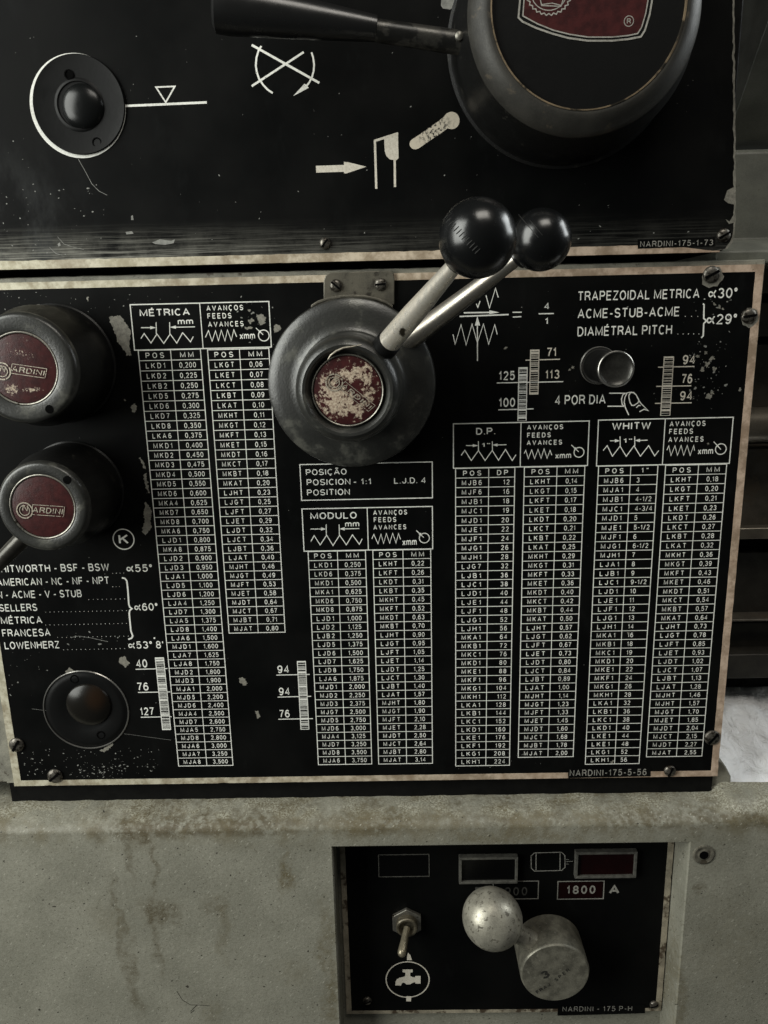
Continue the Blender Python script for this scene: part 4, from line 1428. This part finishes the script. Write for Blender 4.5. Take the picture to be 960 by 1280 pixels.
def steel_lever(parent, p0, bc, r0, r1, R_, mat):
    p0, bc = Vector(p0), Vector(bc)
    d = (bc - p0)
    L = d.length
    d.normalize()
    pts = [p0 - d * 4, p0, p0 + d * 1.2, p0 + d * 1.5, p0 + d * (L * .3), p0 + d * (L - R_ * 1.05), p0 + d * (L - R_ * .8)]
    rad = [r0 * .8, r0 * .8, r0 * .85, r0, r0 * .93, r1, r1]
    b = B()
    b.tube(pts, rad, 40)
    build('rod', b, mat, parent)
    b = B()
    b.tube([p0 - d * 6, p0 + d * .6, p0 + d * 1.1], [r0 * 1.12, r0 * 1.12, r0 * 1.0], 36)
    build('socket', b, M_knobdark, parent)
    return d


wF = 114.0
ballF = U3(597, 298, wF)
RF = 49.5 * S(597, 298, wF) * .985
d1 = ( U3(486, 428, 58))
fl = bpy.data.objects.new('lever', None)
COL.objects.link(fl)
fl.parent = ctr
dF = steel_lever(fl, d1, ballF, 14.5 * S(486, 428, 58), 10.3 * S(560, 345, 110), RF, M_rod)
bo = ball_knob(fl, ballF, RF, dF)
seam(bo, ballF, RF, (557, 272), (597, 314), 13, 4.5, .26)

wRr = 62.0
ballR = U3(676, 300, wRr)
RR = 38.5 * S(676, 300, wRr) * .985
rl = thing('rear_lever', 'chrome lever with smaller black ball behind the front ball', 'lever', (*cC, 4))
p0 = Vector((cC[0] + 14, cC[1] + 10, 5.5))
dR = steel_lever(rl, p0, ballR, 6.2, 3.6, RR, M_rodrear)
b = B()
b.lathe(cC, [(36, .4), (36, 8.5), (34.5, 9.0)], 64)
build('collar', b, M_knobdark, rl)
bo = ball_knob(rl, ballR, RR, dR)
seam(bo, ballR, RR, (648, 268), (673, 297), 0, 1, .16)
seam(bo, ballR, RR, (662, 275), (678, 294), 0, 1, .10)

# ================================================================== push button
pb = thing('push_button', 'dark round metal push button above the pointing hand drawing', 'button', (*U(749, 457), 0))
cB = U(749, 457, 1.5)
q0, q1 = S(749, 457, 1), S(770, 463, 36)
b = B()
b.lathe(cB, [(23.5 * q0, 0), (23.5 * q0, 1.2), (22.6 * q0, 1.7), (21.5 * q0, 1.2), (21 * q0, .6)], 64)
build('collar', b, M_nickel, pb)
b = B()
r = 22.0 * q1
b.lathe(cB, [(r * .96, .5), (r * .96, 30), (r, 31.5)], 64, cap1=False)
build('plunger', b, M_knobbody, pb)
b = B()
b.lathe(cB, [(r, 31.2), (r * 1.03, 32.5), (r * 1.03, 35.4), (r * .99, 36), (r * .93, 36), (r * .86, 35.3), (r * .6, 34.5), (r * .25, 34.2), (.2, 34.15)], 64)
build('cap', b, M_cap, pb)
b = B()
b.lathe(cB, [(r * 1.035, 35.0), (r * 1.035, 35.8), (r * 1.0, 36.1), (r * .95, 36.06)], 64, cap1=False)
build('cap_rim', b, M_nickel, pb)

# ================================================================== big dial on the headstock plate
wS = 56.0
cS = U(736, 4, wS)
qs = S(736, 4, wS)
sd = thing('speed_dial', 'large round black dial with red shield badge at the top', 'dial', (*cS, WU))
R1, R2 = 121.5 * qs, 149 * qs
RBs = 143 * S(707, 50, WU)
b = B()
b.lathe(cS, [(RBs + 1.5, WU), (RBs + 1.5, WU + 1.2), (RBs, WU + 1.8), (RBs * .99, 30), (R2 * 1.0, 44), (R2 * 1.0, 46)], 128, cap1=False)
build('drum', b, M_knobbody, sd)
b = B()
b.lathe(cS, [(R2 * .99, 45.5), (R2 * 1.004, 46), (R2 * 1.0, 48), (R2 * .975, 51.0), (R2 * .90, 54.6), (R2 * .86, 55.8), (R1 * 1.03, 56), (R1 * 1.01, 55.8)], 128, cap1=False)
build('chamfer_ring', b, M_rim, sd)
b = B()
b.lathe(cS, [(R1 * 1.012, 54.0), (R1 * 1.012, 56.25), (R1 * .998, 56.3), (R1 * .995, 54.6)], 128, cap1=False)
build('face_rim', b, simple('worn_brass_rim', (.20, .15, .095), .4, .5, .5, .1, .8, .3, ((.03, .026, .02), .07, .50)), sd)
b = B()
b.lathe(cS, [(R1, 54.0), (R1 * .998, 54.8), (.5, 54.9)], 96)
fo = build('face', b, M_knobdark, sd)
wf_ = 54.95
b = B()
bad = [(652, -40), (650, 0), (648, 22), (653, 27), (670, 35), (690, 42), (710, 47.5), (735, 51), (765, 51), (785, 49), (801, 46), (806, 38), (812, 18), (815, 0), (818, -40)]
inner = [(657, -36), (655, 0), (653.5, 20), (672, 30), (692, 38), (712, 43), (735, 46.5), (765, 46.5), (785, 44.5), (797, 42), (802, 34), (807, 17), (810, 0), (813, -36)]
b.flat([U(x, y, wf_) for x, y in inner], wf_ + .05)
bg = build('badge', b, mB, fo, smooth=False)
b = B()
b.ribbon([U(x, y, wf_) for x, y in bad], .8, wf_ + .12, True)
b.ribbon([U(x, y, wf_) for x, y in inner], .55, wf_ + .13, True)
gc = (686, -9)
P = []
for i in range(56):
    a = 2 * math.pi * i / 56
    k = 28.5 if i % 2 else 26.0
    P.append((gc[0] + k * math.cos(a), gc[1] + k * math.sin(a)))
b.ribbon([U(x, y, wf_) for x, y in P], .5, wf_ + .11, True)
b.ribbon([U(gc[0] + 22 * math.cos(a), gc[1] + 22 * math.sin(a), wf_) for a in np.linspace(0, 2 * math.pi, 40)[:-1]], .4, wf_ + .10, True)
b.ribbon([U(x, y, wf_) for x, y in ((675, -2), (677, 7), (701, 8), (704, -1))], .45, wf_ + .12)
b.ribbon([U(x, y, wf_) for x, y in ((676, 6), (690, 4), (702, 7))], .4, wf_ + .14)
rc = U(786, 26.5, wf_)
b.ring(rc, 1.95, 2.3, wf_ + .12, seg=28)
put_text(b, 'R', rc[0], rc[1] - 1.1, 2.2, xs=1.0, weight=.01, align='c', w0=wf_ + .05)
build('badge_outline', b, M_dim, fo, smooth=False)
# lever with thick black grip
lv = bpy.data.objects.new('lever', None)
COL.objects.link(lv)
lv.parent = sd
wl = 30.0
pA, pB = Vector(U3(584, 55, wl)), Vector(U3(470, 38, wl + 4))
b = B()
b.tube([pA + (pA - pB).normalized() * 4, pA, pA.lerp(pB, .5), pB], [15 * S(580, 50, wl), 14 * S(580, 50, wl), 13.5 * S(520, 45, wl), 13 * S(470, 38, wl)], 32)
build('rod', b, simple('worn_black_rod', (.045, .043, .038), .35, .5, .4, .15, .8, .25, ((.012, .012, .011), .1, .50)), lv)
b = B()
g0, g1 = Vector(U3(471, 36, wl + 4)), Vector(U3(267, 8, wl + 10))
L = [0, .004, .03, .3, .6, .9, .98, 1.0]
rr = [12, 14.5, 15.2, 20, 25, 29.5, 29, 22]
b.tube([g0.lerp(g1, t) for t in L], [k * S(370, 20, wl + 7) for k in rr], 40)
build('grip', b, simple('black_grip_plastic', (.006, .006, .006), .30, 0, .3, .1, .8, .08, None, .6), lv)
b = B()
hub = U3(573, 50, wl + 2)
b.lathe(None, [(2.0, -1), (2.0, 6.2), (1.2, 6.8), (.1, 7)], 20, frame=(Vector(hub), Vector((1, 0, 0)), Vector((0, 1, 0)), Vector((0, 0, 1))))
build('pin', b, M_steel, lv)

# ================================================================== machine base with switch window
WB = 22.0
vr = U(300, 1040, WB)[1]      # where the rounding meets the face
vled = U(300, 1014, 11)[1]
wu0, wu1 = U(414.5, 1058, WB)[0], (U(863, 1053, WB)[0] + U(845, 1280, WB)[0]) / 2
wu0 = (wu0 + U(424, 1280, WB)[0]) / 2
wv1 = (U(420, 1057, WB)[1] + U(860, 1053, WB)[1]) / 2
wv0 = U(640, 1400, WB)[1]
base = thing('machine_base', 'stained grey machine base with ledge and recessed switch window', 'machine base', (0, U(480, 1500, WB)[1], -40))
b = B()
ul, ur = -420.0, 470.0
us = list(np.arange(ul, wu0, 4.0)) + [wu0] + list(np.arange(wu0 + 4, wu1 - 1, 4.0)) + [wu1] + list(np.arange(wu1 + 4, ur, 4.0)) + [ur]
rad_ = vled - vr
prof = [(vled, -150), (vled, -60), (vled, -30), (vled, -12), (vled, -6), (vled, 0), (vled, 5)]
for i in range(1, 9):
    a = math.pi / 2 * i / 8
    prof.append((vr + rad_ * math.cos(a), 5 + 17.0 * math.sin(a)))
prof += [(wv1, WB)]
v = wv1
prof += [(wv0, WB), (wv0 - 60, WB)]
NV = len(prof)
vs = []
for u in us:
    for j, (v, w) in enumerate(prof):
        dv = dw = 0.0
        if 3 <= j <= 14:
            k = 1.0 if j < 13 else .5
            dv = .8 * mnoise.noise(Vector((u * .07, v * .1, w * .12))) * k + .4 * mnoise.noise(Vector((u * .3, 4, w * .3))) * k
            dw = .7 * mnoise.noise(Vector((u * .09, 9, w * .2))) * k
        if j <= 14 and u > uR - 3:
            t = min(1, max(0, (u - (uR - 3)) / 9))
            t = t * t * (3 - 2 * t)
            dv += (-16.0 if j < 4 else 5.0 * (1 if j < 9 else max(0, (14 - j) / 6))) * t
        vs.append((u, v + dv, w + dw))
fs = []
jw = len(prof) - 3
for i in range(len(us) - 1):
    for j in range(NV - 1):
        if j == jw and us[i] >= wu0 - .01 and us[i + 1] <= wu1 + .01:
            continue
        fs.append((i * NV + j, i * NV + j + 1, (i + 1) * NV + j + 1, (i + 1) * NV + j))
b.add(vs, fs)
# rounded opening edge and recess walls
ed = .9
o4 = [(wu0, wv0), (wu1, wv0), (wu1, wv1), (wu0, wv1)]
i4 = [(wu0 + ed, wv0 + ed), (wu1 - ed, wv0 + ed), (wu1 - ed, wv1 - ed), (wu0 + ed, wv1 - ed)]
for k in range(4):
    a, c = o4[k], o4[(k + 1) % 4]
    d, e = i4[(k + 1) % 4], i4[k]
    b.add([(*a, WB), (*c, WB), (*d, WB - ed), (*e, WB - ed), (*d, -3), (*e, -3)], [(0, 1, 2, 3), (3, 2, 4, 5)])
b.add([(*i4[0], -3), (*i4[1], -3), (*i4[2], -3), (*i4[3], -3)], [(0, 1, 2, 3)])
build('casting', b, M_body, base, angle=40)
b = B()
b.prism([U(x, y, -6) for x, y in ((884, 946), (903, 952), (908, 959), (914, 971), (914, 990), (884, 990))], -30, -6)
build('lug', b, M_casting, base, bevel=1.0)
b = B()
ch = U(879.5, 1068, WB)
qh = S(880, 1068, WB)
b.lathe(ch, [(14 * qh, WB - .3), (13.5 * qh, WB + .6), (12 * qh, WB + .9), (8 * qh, WB + .5), (6 * qh, WB + .9), (5 * qh, WB + .7), (4.6 * qh, WB - .2)], 40, cap1=False)
fit = build('oil_fitting', b, simple('greasy_fitting', (.12, .112, .088), .5, .2, .4, .3, .9, .3, ((.05, .043, .03), .25, .52)), base)
b = B()
b.lathe(ch, [(5.6 * qh, WB + .2), (5.6 * qh, WB + .96)], 30)
build('oil_hole', b, M_hole, fit)

# ================================================================== switch panel in the window
b = B()
for px in ([(221, 1239), (228, 1250), (238, 1256), (247, 1256)], [(238, 1264), (246, 1256), (262, 1257)], [(242, 1263), (238, 1266), (243, 1262)]):
    b.ribbon([U(x, y, WB) for x, y in px], .35, WB + .1 + .01 * len(b.v))
for x, y, sx_, sy_ in ((49, 1262, 1.6, 1.4), (234, 1233, 1.6, 1.8), (68, 1133, 2.6, 1.0), (130, 1014, .9, 2.6), (288, 1094, .8, 1.6), (300, 1131, 1.5, .7), (385, 1189, .8, 1.5), (330, 1233, 1.2, .9)):
    b.flat(chip_poly(U(x, y, WB), sx_ * .52, sy_ * .52, 9, .4), WB + .12)
build('scuff_marks', b, M_stampg, base, smooth=False)
sp = thing('switch_panel', 'small black switch panel sunk in the grey base', 'switch panel', (*U(640, 1250), 0))
pu0 = (U(430.5, 1060)[0] + U(440, 1257)[0]) / 2
pu1 = (U(833, 1055)[0] + U(822, 1250)[0]) / 2
pv1 = U(640, 1030)[1]
pv0 = U(452, 1265.5)[1]
pv0 = (pv0 + U(790, 1258)[1]) / 2
tw = 6.5 * S(640, 1150)
b = B()
b.box(pu0 - .5, pu1 + .5, pv0 - .5, pv1, -1.8, 0)
build('panel', b, M_black, sp, smooth=False)
b = B()
strip((pu0 - tw, pv0 - tw * .7), (pu1 + tw * 1.1, pv0 - tw * .7), (pu1, pv0), (pu0, pv0), 60, .35, 11)
strip((pu1 + tw * 1.1, pv0 - tw * .7), (pu1 + tw * 1.1, pv1), (pu1, pv1), (pu1, pv0), 50, .2, 12)
strip((pu0 - tw, pv1), (pu0 - tw, pv0 - tw * .7), (pu0, pv0), (pu0, pv1), 50, .3, 13)
build('border', b, simple('dirty_border', (.30, .265, .20), .5, .2, .4, .08, .6, .4, ((.07, .05, .032), .07, .52)), sp, smooth=False)
b = B()
b.prism([U(x, y) for x, y in ((697, 1258.5), (806, 1255.5), (806, 1266), (697, 1269))], -.5, .42)
mk = build('maker_strip', b, M_black, sp, smooth=False)
b = B()
ptext(b, 'NARDINI - 175 P-H', 703, 790, 1264.5, 1258.2, w0=.42, weight=.0, track=.08)
build('maker_lettering', b, M_dim, mk, smooth=False)


def rect_px(x0, y0, x1, y1, w=0):
    a, c = U(x0, y0, w), U(x1, y1, w)
    return a[0], c[0], c[1], a[1]


def win(px, raised, t, mat_glass, mat_frame):
    u0, u1, v0, v1 = rect_px(*px, raised)
    b = B()
    for (p, q, r, s) in (((u0, v0), (u1, v0), (u1 - t, v0 + t), (u0 + t, v0 + t)), ((u1, v0), (u1, v1), (u1 - t, v1 - t), (u1 - t, v0 + t)),
                         ((u1, v1), (u0, v1), (u0 + t, v1 - t), (u1 - t, v1 - t)), ((u0, v1), (u0, v0), (u0 + t, v0 + t), (u0 + t, v1 - t))):
        b.prism([p, q, r, s], .02, max(raised, .3))
    o = build('indicator_frame', b, mat_frame, sp, bevel=.15 if raised > 1 else 0)
    b = B()
    b.flat([(u0 + t * .8, v0 + t * .8), (u1 - t * .8, v0 + t * .8), (u1 - t * .8, v1 - t * .8), (u0 + t * .8, v1 - t * .8)], max(raised * .55, .12))
    build('indicator_lens', b, mat_glass, o, smooth=False)


M_fr = simple('grey_indicator_frame', (.10, .097, .085), .45, .2, .35, .3, .8, .2)
win((472.5, 1068, 537, 1095.5), 0, .55, M_blackglass, M_fr)
win((574, 1072.5, 647, 1104.5), 4.0, 1.7, M_blackglass, M_fr)
win((720, 1066, 795, 1097.5), 4.0, 1.7, M_redglass, M_fr)
b = B()
b.pl([(668, 1066), (702, 1065.2), (706, 1069), (706.3, 1084), (702, 1088), (668, 1088.8), (664, 1085), (663.8, 1070)], .55, 0, True)
b.pl([(670, 1066.5), (670, 1088.3)], .6)
b.pl([(700, 1066), (700, 1087.6)], .6)
b.pl([(707, 1077), (716, 1076.5)], .3)
b.pl([(707, 1074.5), (711, 1074.3)], .3)
b.pl([(707, 1080), (711, 1079.8)], .3)
for x0_, x1_ in ((616.5, 672.5), (697.5, 754)):
    u0, u1, v0, v1 = rect_px(x0_, 1101.8, x1_, 1123.2)
    frame_rect(b, u0, u1, v0, v1, .7)
ptext(b, '1800', 708.5, 744, 1117.5, 1107, weight=.02, track=.12)
ptext(b, 'A', 761, 774, 1117.5, 1106, weight=.03)
build('speed_marks', b, M_dim, sp, smooth=False)
b = B()
ptext(b, '900', 631, 659, 1119.5, 1109, weight=.01, track=.14)
ptext(b, 'B', 594, 605, 1120.5, 1109, weight=.012)
build('faded_speed_marks', b, print_mat('faded_marks', (.075, .072, .065), (.03, .03, .027)), sp, smooth=False)
b = B()
u0, u1, v0, v1 = rect_px(699, 1103, 752.5, 1122)
b.flat([(u0, v0), (u1, v0), (u1, v1), (u0, v1)], .03)
build('speed_field', b, M_redglass, sp, smooth=False)
b = B()
cf, qf = U(509.5, 1224.5), S(509.5, 1224)
b.ring(cf, 26.2 * qf, 27.6 * qf, b.nw(), seg=56)
f = lambda pts: crop(440, 1050, 4.364, pts)
b.pf(f([(305, 614), (318, 628), (327, 655), (300, 655), (300, 640)]))
b.pf(f([(296, 852), (323, 852), (322, 880), (296, 880)]))
b.pf(f([(276, 706), (331, 706), (331, 721), (318, 723), (317, 741), (330, 747), (344, 749), (345, 741), (374, 741), (374, 783), (346, 783), (345, 775), (332, 777), (318, 787), (296, 787),
        (284, 777), (272, 780), (268, 793), (237, 793), (238, 770), (246, 758), (262, 750), (280, 747), (291, 741), (291, 723), (276, 721)]))
build('tap_symbol', b, M_cream, sp, smooth=False)
for x, y in ((818, 1257), (459, 1252)):
    screw_into(sp, x, y, .1, 5.5, .4)

# toggle switch
tg = thing('toggle_switch', 'metal toggle switch above the tap symbol on the small panel', 'switch', (*U(508.5, 1153), 0))
ct, qt = U(508.5, 1153, 1.5), S(508, 1153)
b = B()
b.prism([(ct[0] + 20.5 * qt * math.cos(math.radians(90 + 60 * i)), ct[1] + 20.5 * qt * math.sin(math.radians(90 + 60 * i))) for i in range(6)], .05, 2.8)
build('hex_nut', b, M_steel, tg, bevel=.4)
b = B()
b.lathe(ct, [(13.5 * qt, 2.6), (13.5 * qt, 6.5), (12.5 * qt, 7.2), (10.5 * qt, 7.2), (9.5 * qt, 6), (9 * qt, 4)], 40)
build('bushing', b, simple('worn_bushing', (.12, .105, .075), .42, .6, .4, .3, .9, .3), tg)
b = B()
t0, t1 = Vector((ct[0], ct[1] - 1.0, 5)), Vector(U3(501.8, 1194, 21))
dd = (t1 - t0).normalized()
b.tube([t0, t0.lerp(t1, .5), t1 - dd * 2.4, t1 - dd * .6, t1 + dd * .5, t1 + dd * 1.2], [2.1, 2.5, 3.0, 2.8, 2.0, .8], 28)
build('lever_bat', b, simple('toggle_lever_metal', (.26, .23, .165), .34, .7, .3, .4, 1., .15), tg)

# rotary handle
wh = 27.0
fc, qh = U(694.0, 1217.0, wh), S(694, 1217, wh)
hd = thing('rotary_handle', 'cast aluminium rotary handle with egg shaped ball grip', 'handle', (*fc, 0))
Rh = 42.5 * qh
b = B()
b.lathe(fc, [(Rh * 1.02, .3), (Rh * 1.02, wh - 2), (Rh * 1.0, wh - .6), (Rh * .97, wh), (Rh * .6, wh + .15), (.4, wh + .2)], 80)
ho = build('hub', b, M_hub, hd)
b = B()
gb = Vector(U3(615.5, 1148, 24))
hubtop = Vector((fc[0] - Rh * .5, fc[1] + Rh * .55, wh - 12))
ax = (gb - hubtop).normalized()
q = S(615, 1148, 24)
pts, rads = [], []
rB = 36.5 * q
pts = [hubtop - ax * 4, hubtop + ax * 1]
rads = [8.5, 7.0]
Ltot = (gb - hubtop).length
neck = Ltot - rB * .98
pts += [hubtop + ax * max(2.5, neck * .6), hubtop + ax * neck]
rads += [6.0, 6.8]
for i in range(1, 22):
    a = math.radians(-68 + 157 * i / 21)
    pts.append(gb + ax * (rB * 1.06 * math.sin(a)))
    rads.append(max(.1, rB * math.cos(a)))
b.tube(pts, rads, 48)
build('ball_grip', b, M_cast, hd)
b = B()
p3 = U(684, 1222, wh)
put_text(b, '3', p3[0], p3[1], 6.2, xs=1.1, weight=.035, ang=.5, w0=wh + .2, align='c')
s = 'FRAJ SPER'
p1_, p2_ = Vector(U(673, 1241, wh)), Vector(U(711, 1214, wh))
for i, chh in enumerate(s):
    if chh == ' ':
        continue
    t = i / (len(s) - 1)
    p = p1_.lerp(p2_, t)
    put_text(b, chh, p.x, p.y - .9 * math.sin(t * math.pi), 2.6, xs=1.0, weight=.022, ang=.62, w0=wh + .2, align='c')
build('stamped_marks', b, simple('stamp_grime', (.014, .013, .010), .7, 0, .3), ho, smooth=False)

# ================================================================== things to the right, behind the plate
bed = thing('lathe_bed', 'oily brown lathe bed ways right of the chart plate', 'lathe bed', (330, U(950, 850, -70)[1], -90))


def bedbar(y0, y1, w, mat, name='bed_way', back=-160):
    b = B()
    a, c = U(945, y0, w)[1], U(945, y1, w)[1]
    b.box(uR + 8, 520, c, a, back, w)
    build(name, b, mat, bed, bevel=.8)


for y0, y1, w, m in ((334, 367, -62, M_bed), (378, 421, -66, M_bed), (430, 512, -74, M_bed), (560, 660, -74, M_bed), (660, 674, -66, M_rod2), (690, 772, -84, M_bed2), (774, 777, -70, M_bed), (778, 817, -84, M_bed2), (818, 848, -70, M_bed2)):
    bedbar(y0, y1, w, m)
b = B()
b.box(uR + 8, 520, U(945, 860, -90)[1], U(945, 330, -90)[1], -165, -92)
build('bed_web', b, M_dark, bed, smooth=False)
fr = thing('feed_rod', 'dull round feed rod running in front of the bed', 'rod', (uR + 8, U(945, 530, -55)[1], -55))
b = B()
vc = U(945, 531, -55)[1]
rr = 22 * S(945, 531, -55)
b.tube([(uR + 6, vc, -55), (520, vc, -55)], [rr, rr], 36)
build('shaft', b, M_rod2, fr)

blk = thing('headstock_flange', 'grey green headstock flange at the right edge above the lathe bed', 'headstock flange', (uR, U(940, 325, -10)[1], -60))
b = B()
pr = [(U(940, 330, -9)[1], -9), (U(940, 313, -9)[1], -9), (U(940, 303, -24)[1], -24), (U(940, 300, -40)[1], -38), (U(940, 190, -40)[1], -40), (U(940, 187, -44)[1], -44), (U(940, 187, -44)[1], -150), (U(940, 330, -9)[1], -150)]
ua = U(896, 315, -9)[0]
vs = [(ua, v, w) for v, w in pr] + [(520, v, w) for v, w in pr]
n = len(pr)
b.add(vs, [tuple(range(n)), tuple(range(n, 2 * n))[::-1]] + [(i, n + i, n + (i + 1) % n, (i + 1) % n) for i in range(n)])
build('casting', b, M_green, blk, bevel=1.2)
chk = thing('chuck_guard', 'sloping grey chuck guard at the top right corner', 'guard', (260, 120, -120))
b = B()
pr = [(179, -128), (176, -118), (150, -107), (116, -95), (60, -78), (0, -60), (-60, -46), (-130, -38)]
uc = U(927, 116, -95)[0]
pr = [(U(945, y, w)[1], w) for y, w in pr]
pr += [(pr[-1][0], -260), (pr[0][0], -260)]
n = len(pr)
b.add([(uc, v, w) for v, w in pr] + [(520, v, w) for v, w in pr], [tuple(range(n)), tuple(range(n, 2 * n))[::-1]] + [(i, (i + 1) % n, n + (i + 1) % n, n + i) for i in range(n)])
build('guard_shell', b, M_chuck, chk, bevel=1.5, angle=30)

sh = thing('plastic_sheet', 'crumpled white plastic sheet lying right of the gearbox', 'sheet', (300, U(940, 980, 0)[1], -40))
b = B()
nu, nv = 90, 60
ua, uz = uR + 2, 520
vtop, vbot = U(945, 838, -104)[1], U(940, 988, -12)[1]
for i in range(nu + 1):
    for j in range(nv + 1):
        u = ua + (uz - ua) * i / nu
        t = j / nv
        v = vtop + (vbot - vtop) * t
        w = -104 + 92 * t
        k = 8.0 * mnoise.noise(Vector((u * .035, v * .05, 2))) - 9.0 * abs(mnoise.noise(Vector((u * .05 + v * .06, v * .09 - u * .03, 7)))) + 2.0 * mnoise.noise(Vector((u * .15, v * .17, 4)))
        b.v.append((u, v + k * .8, w + k * .3))
for i in range(nu):
    for j in range(nv):
        a = i * (nv + 1) + j
        b.f.append((a, a + 1, a + nv + 2, a + nv + 1))
build('sheet', b, M_cloth, sh, angle=60)

# workshop wall far behind the machine
b = B()
b.box(-1600, 1600, -900, 1400, -960, -900)
ws = build('wall', b, simple('dim_workshop_wall', (.035, .036, .033), .8, 0, .3, .004, .05, .3), None)
ws['kind'] = 'structure'
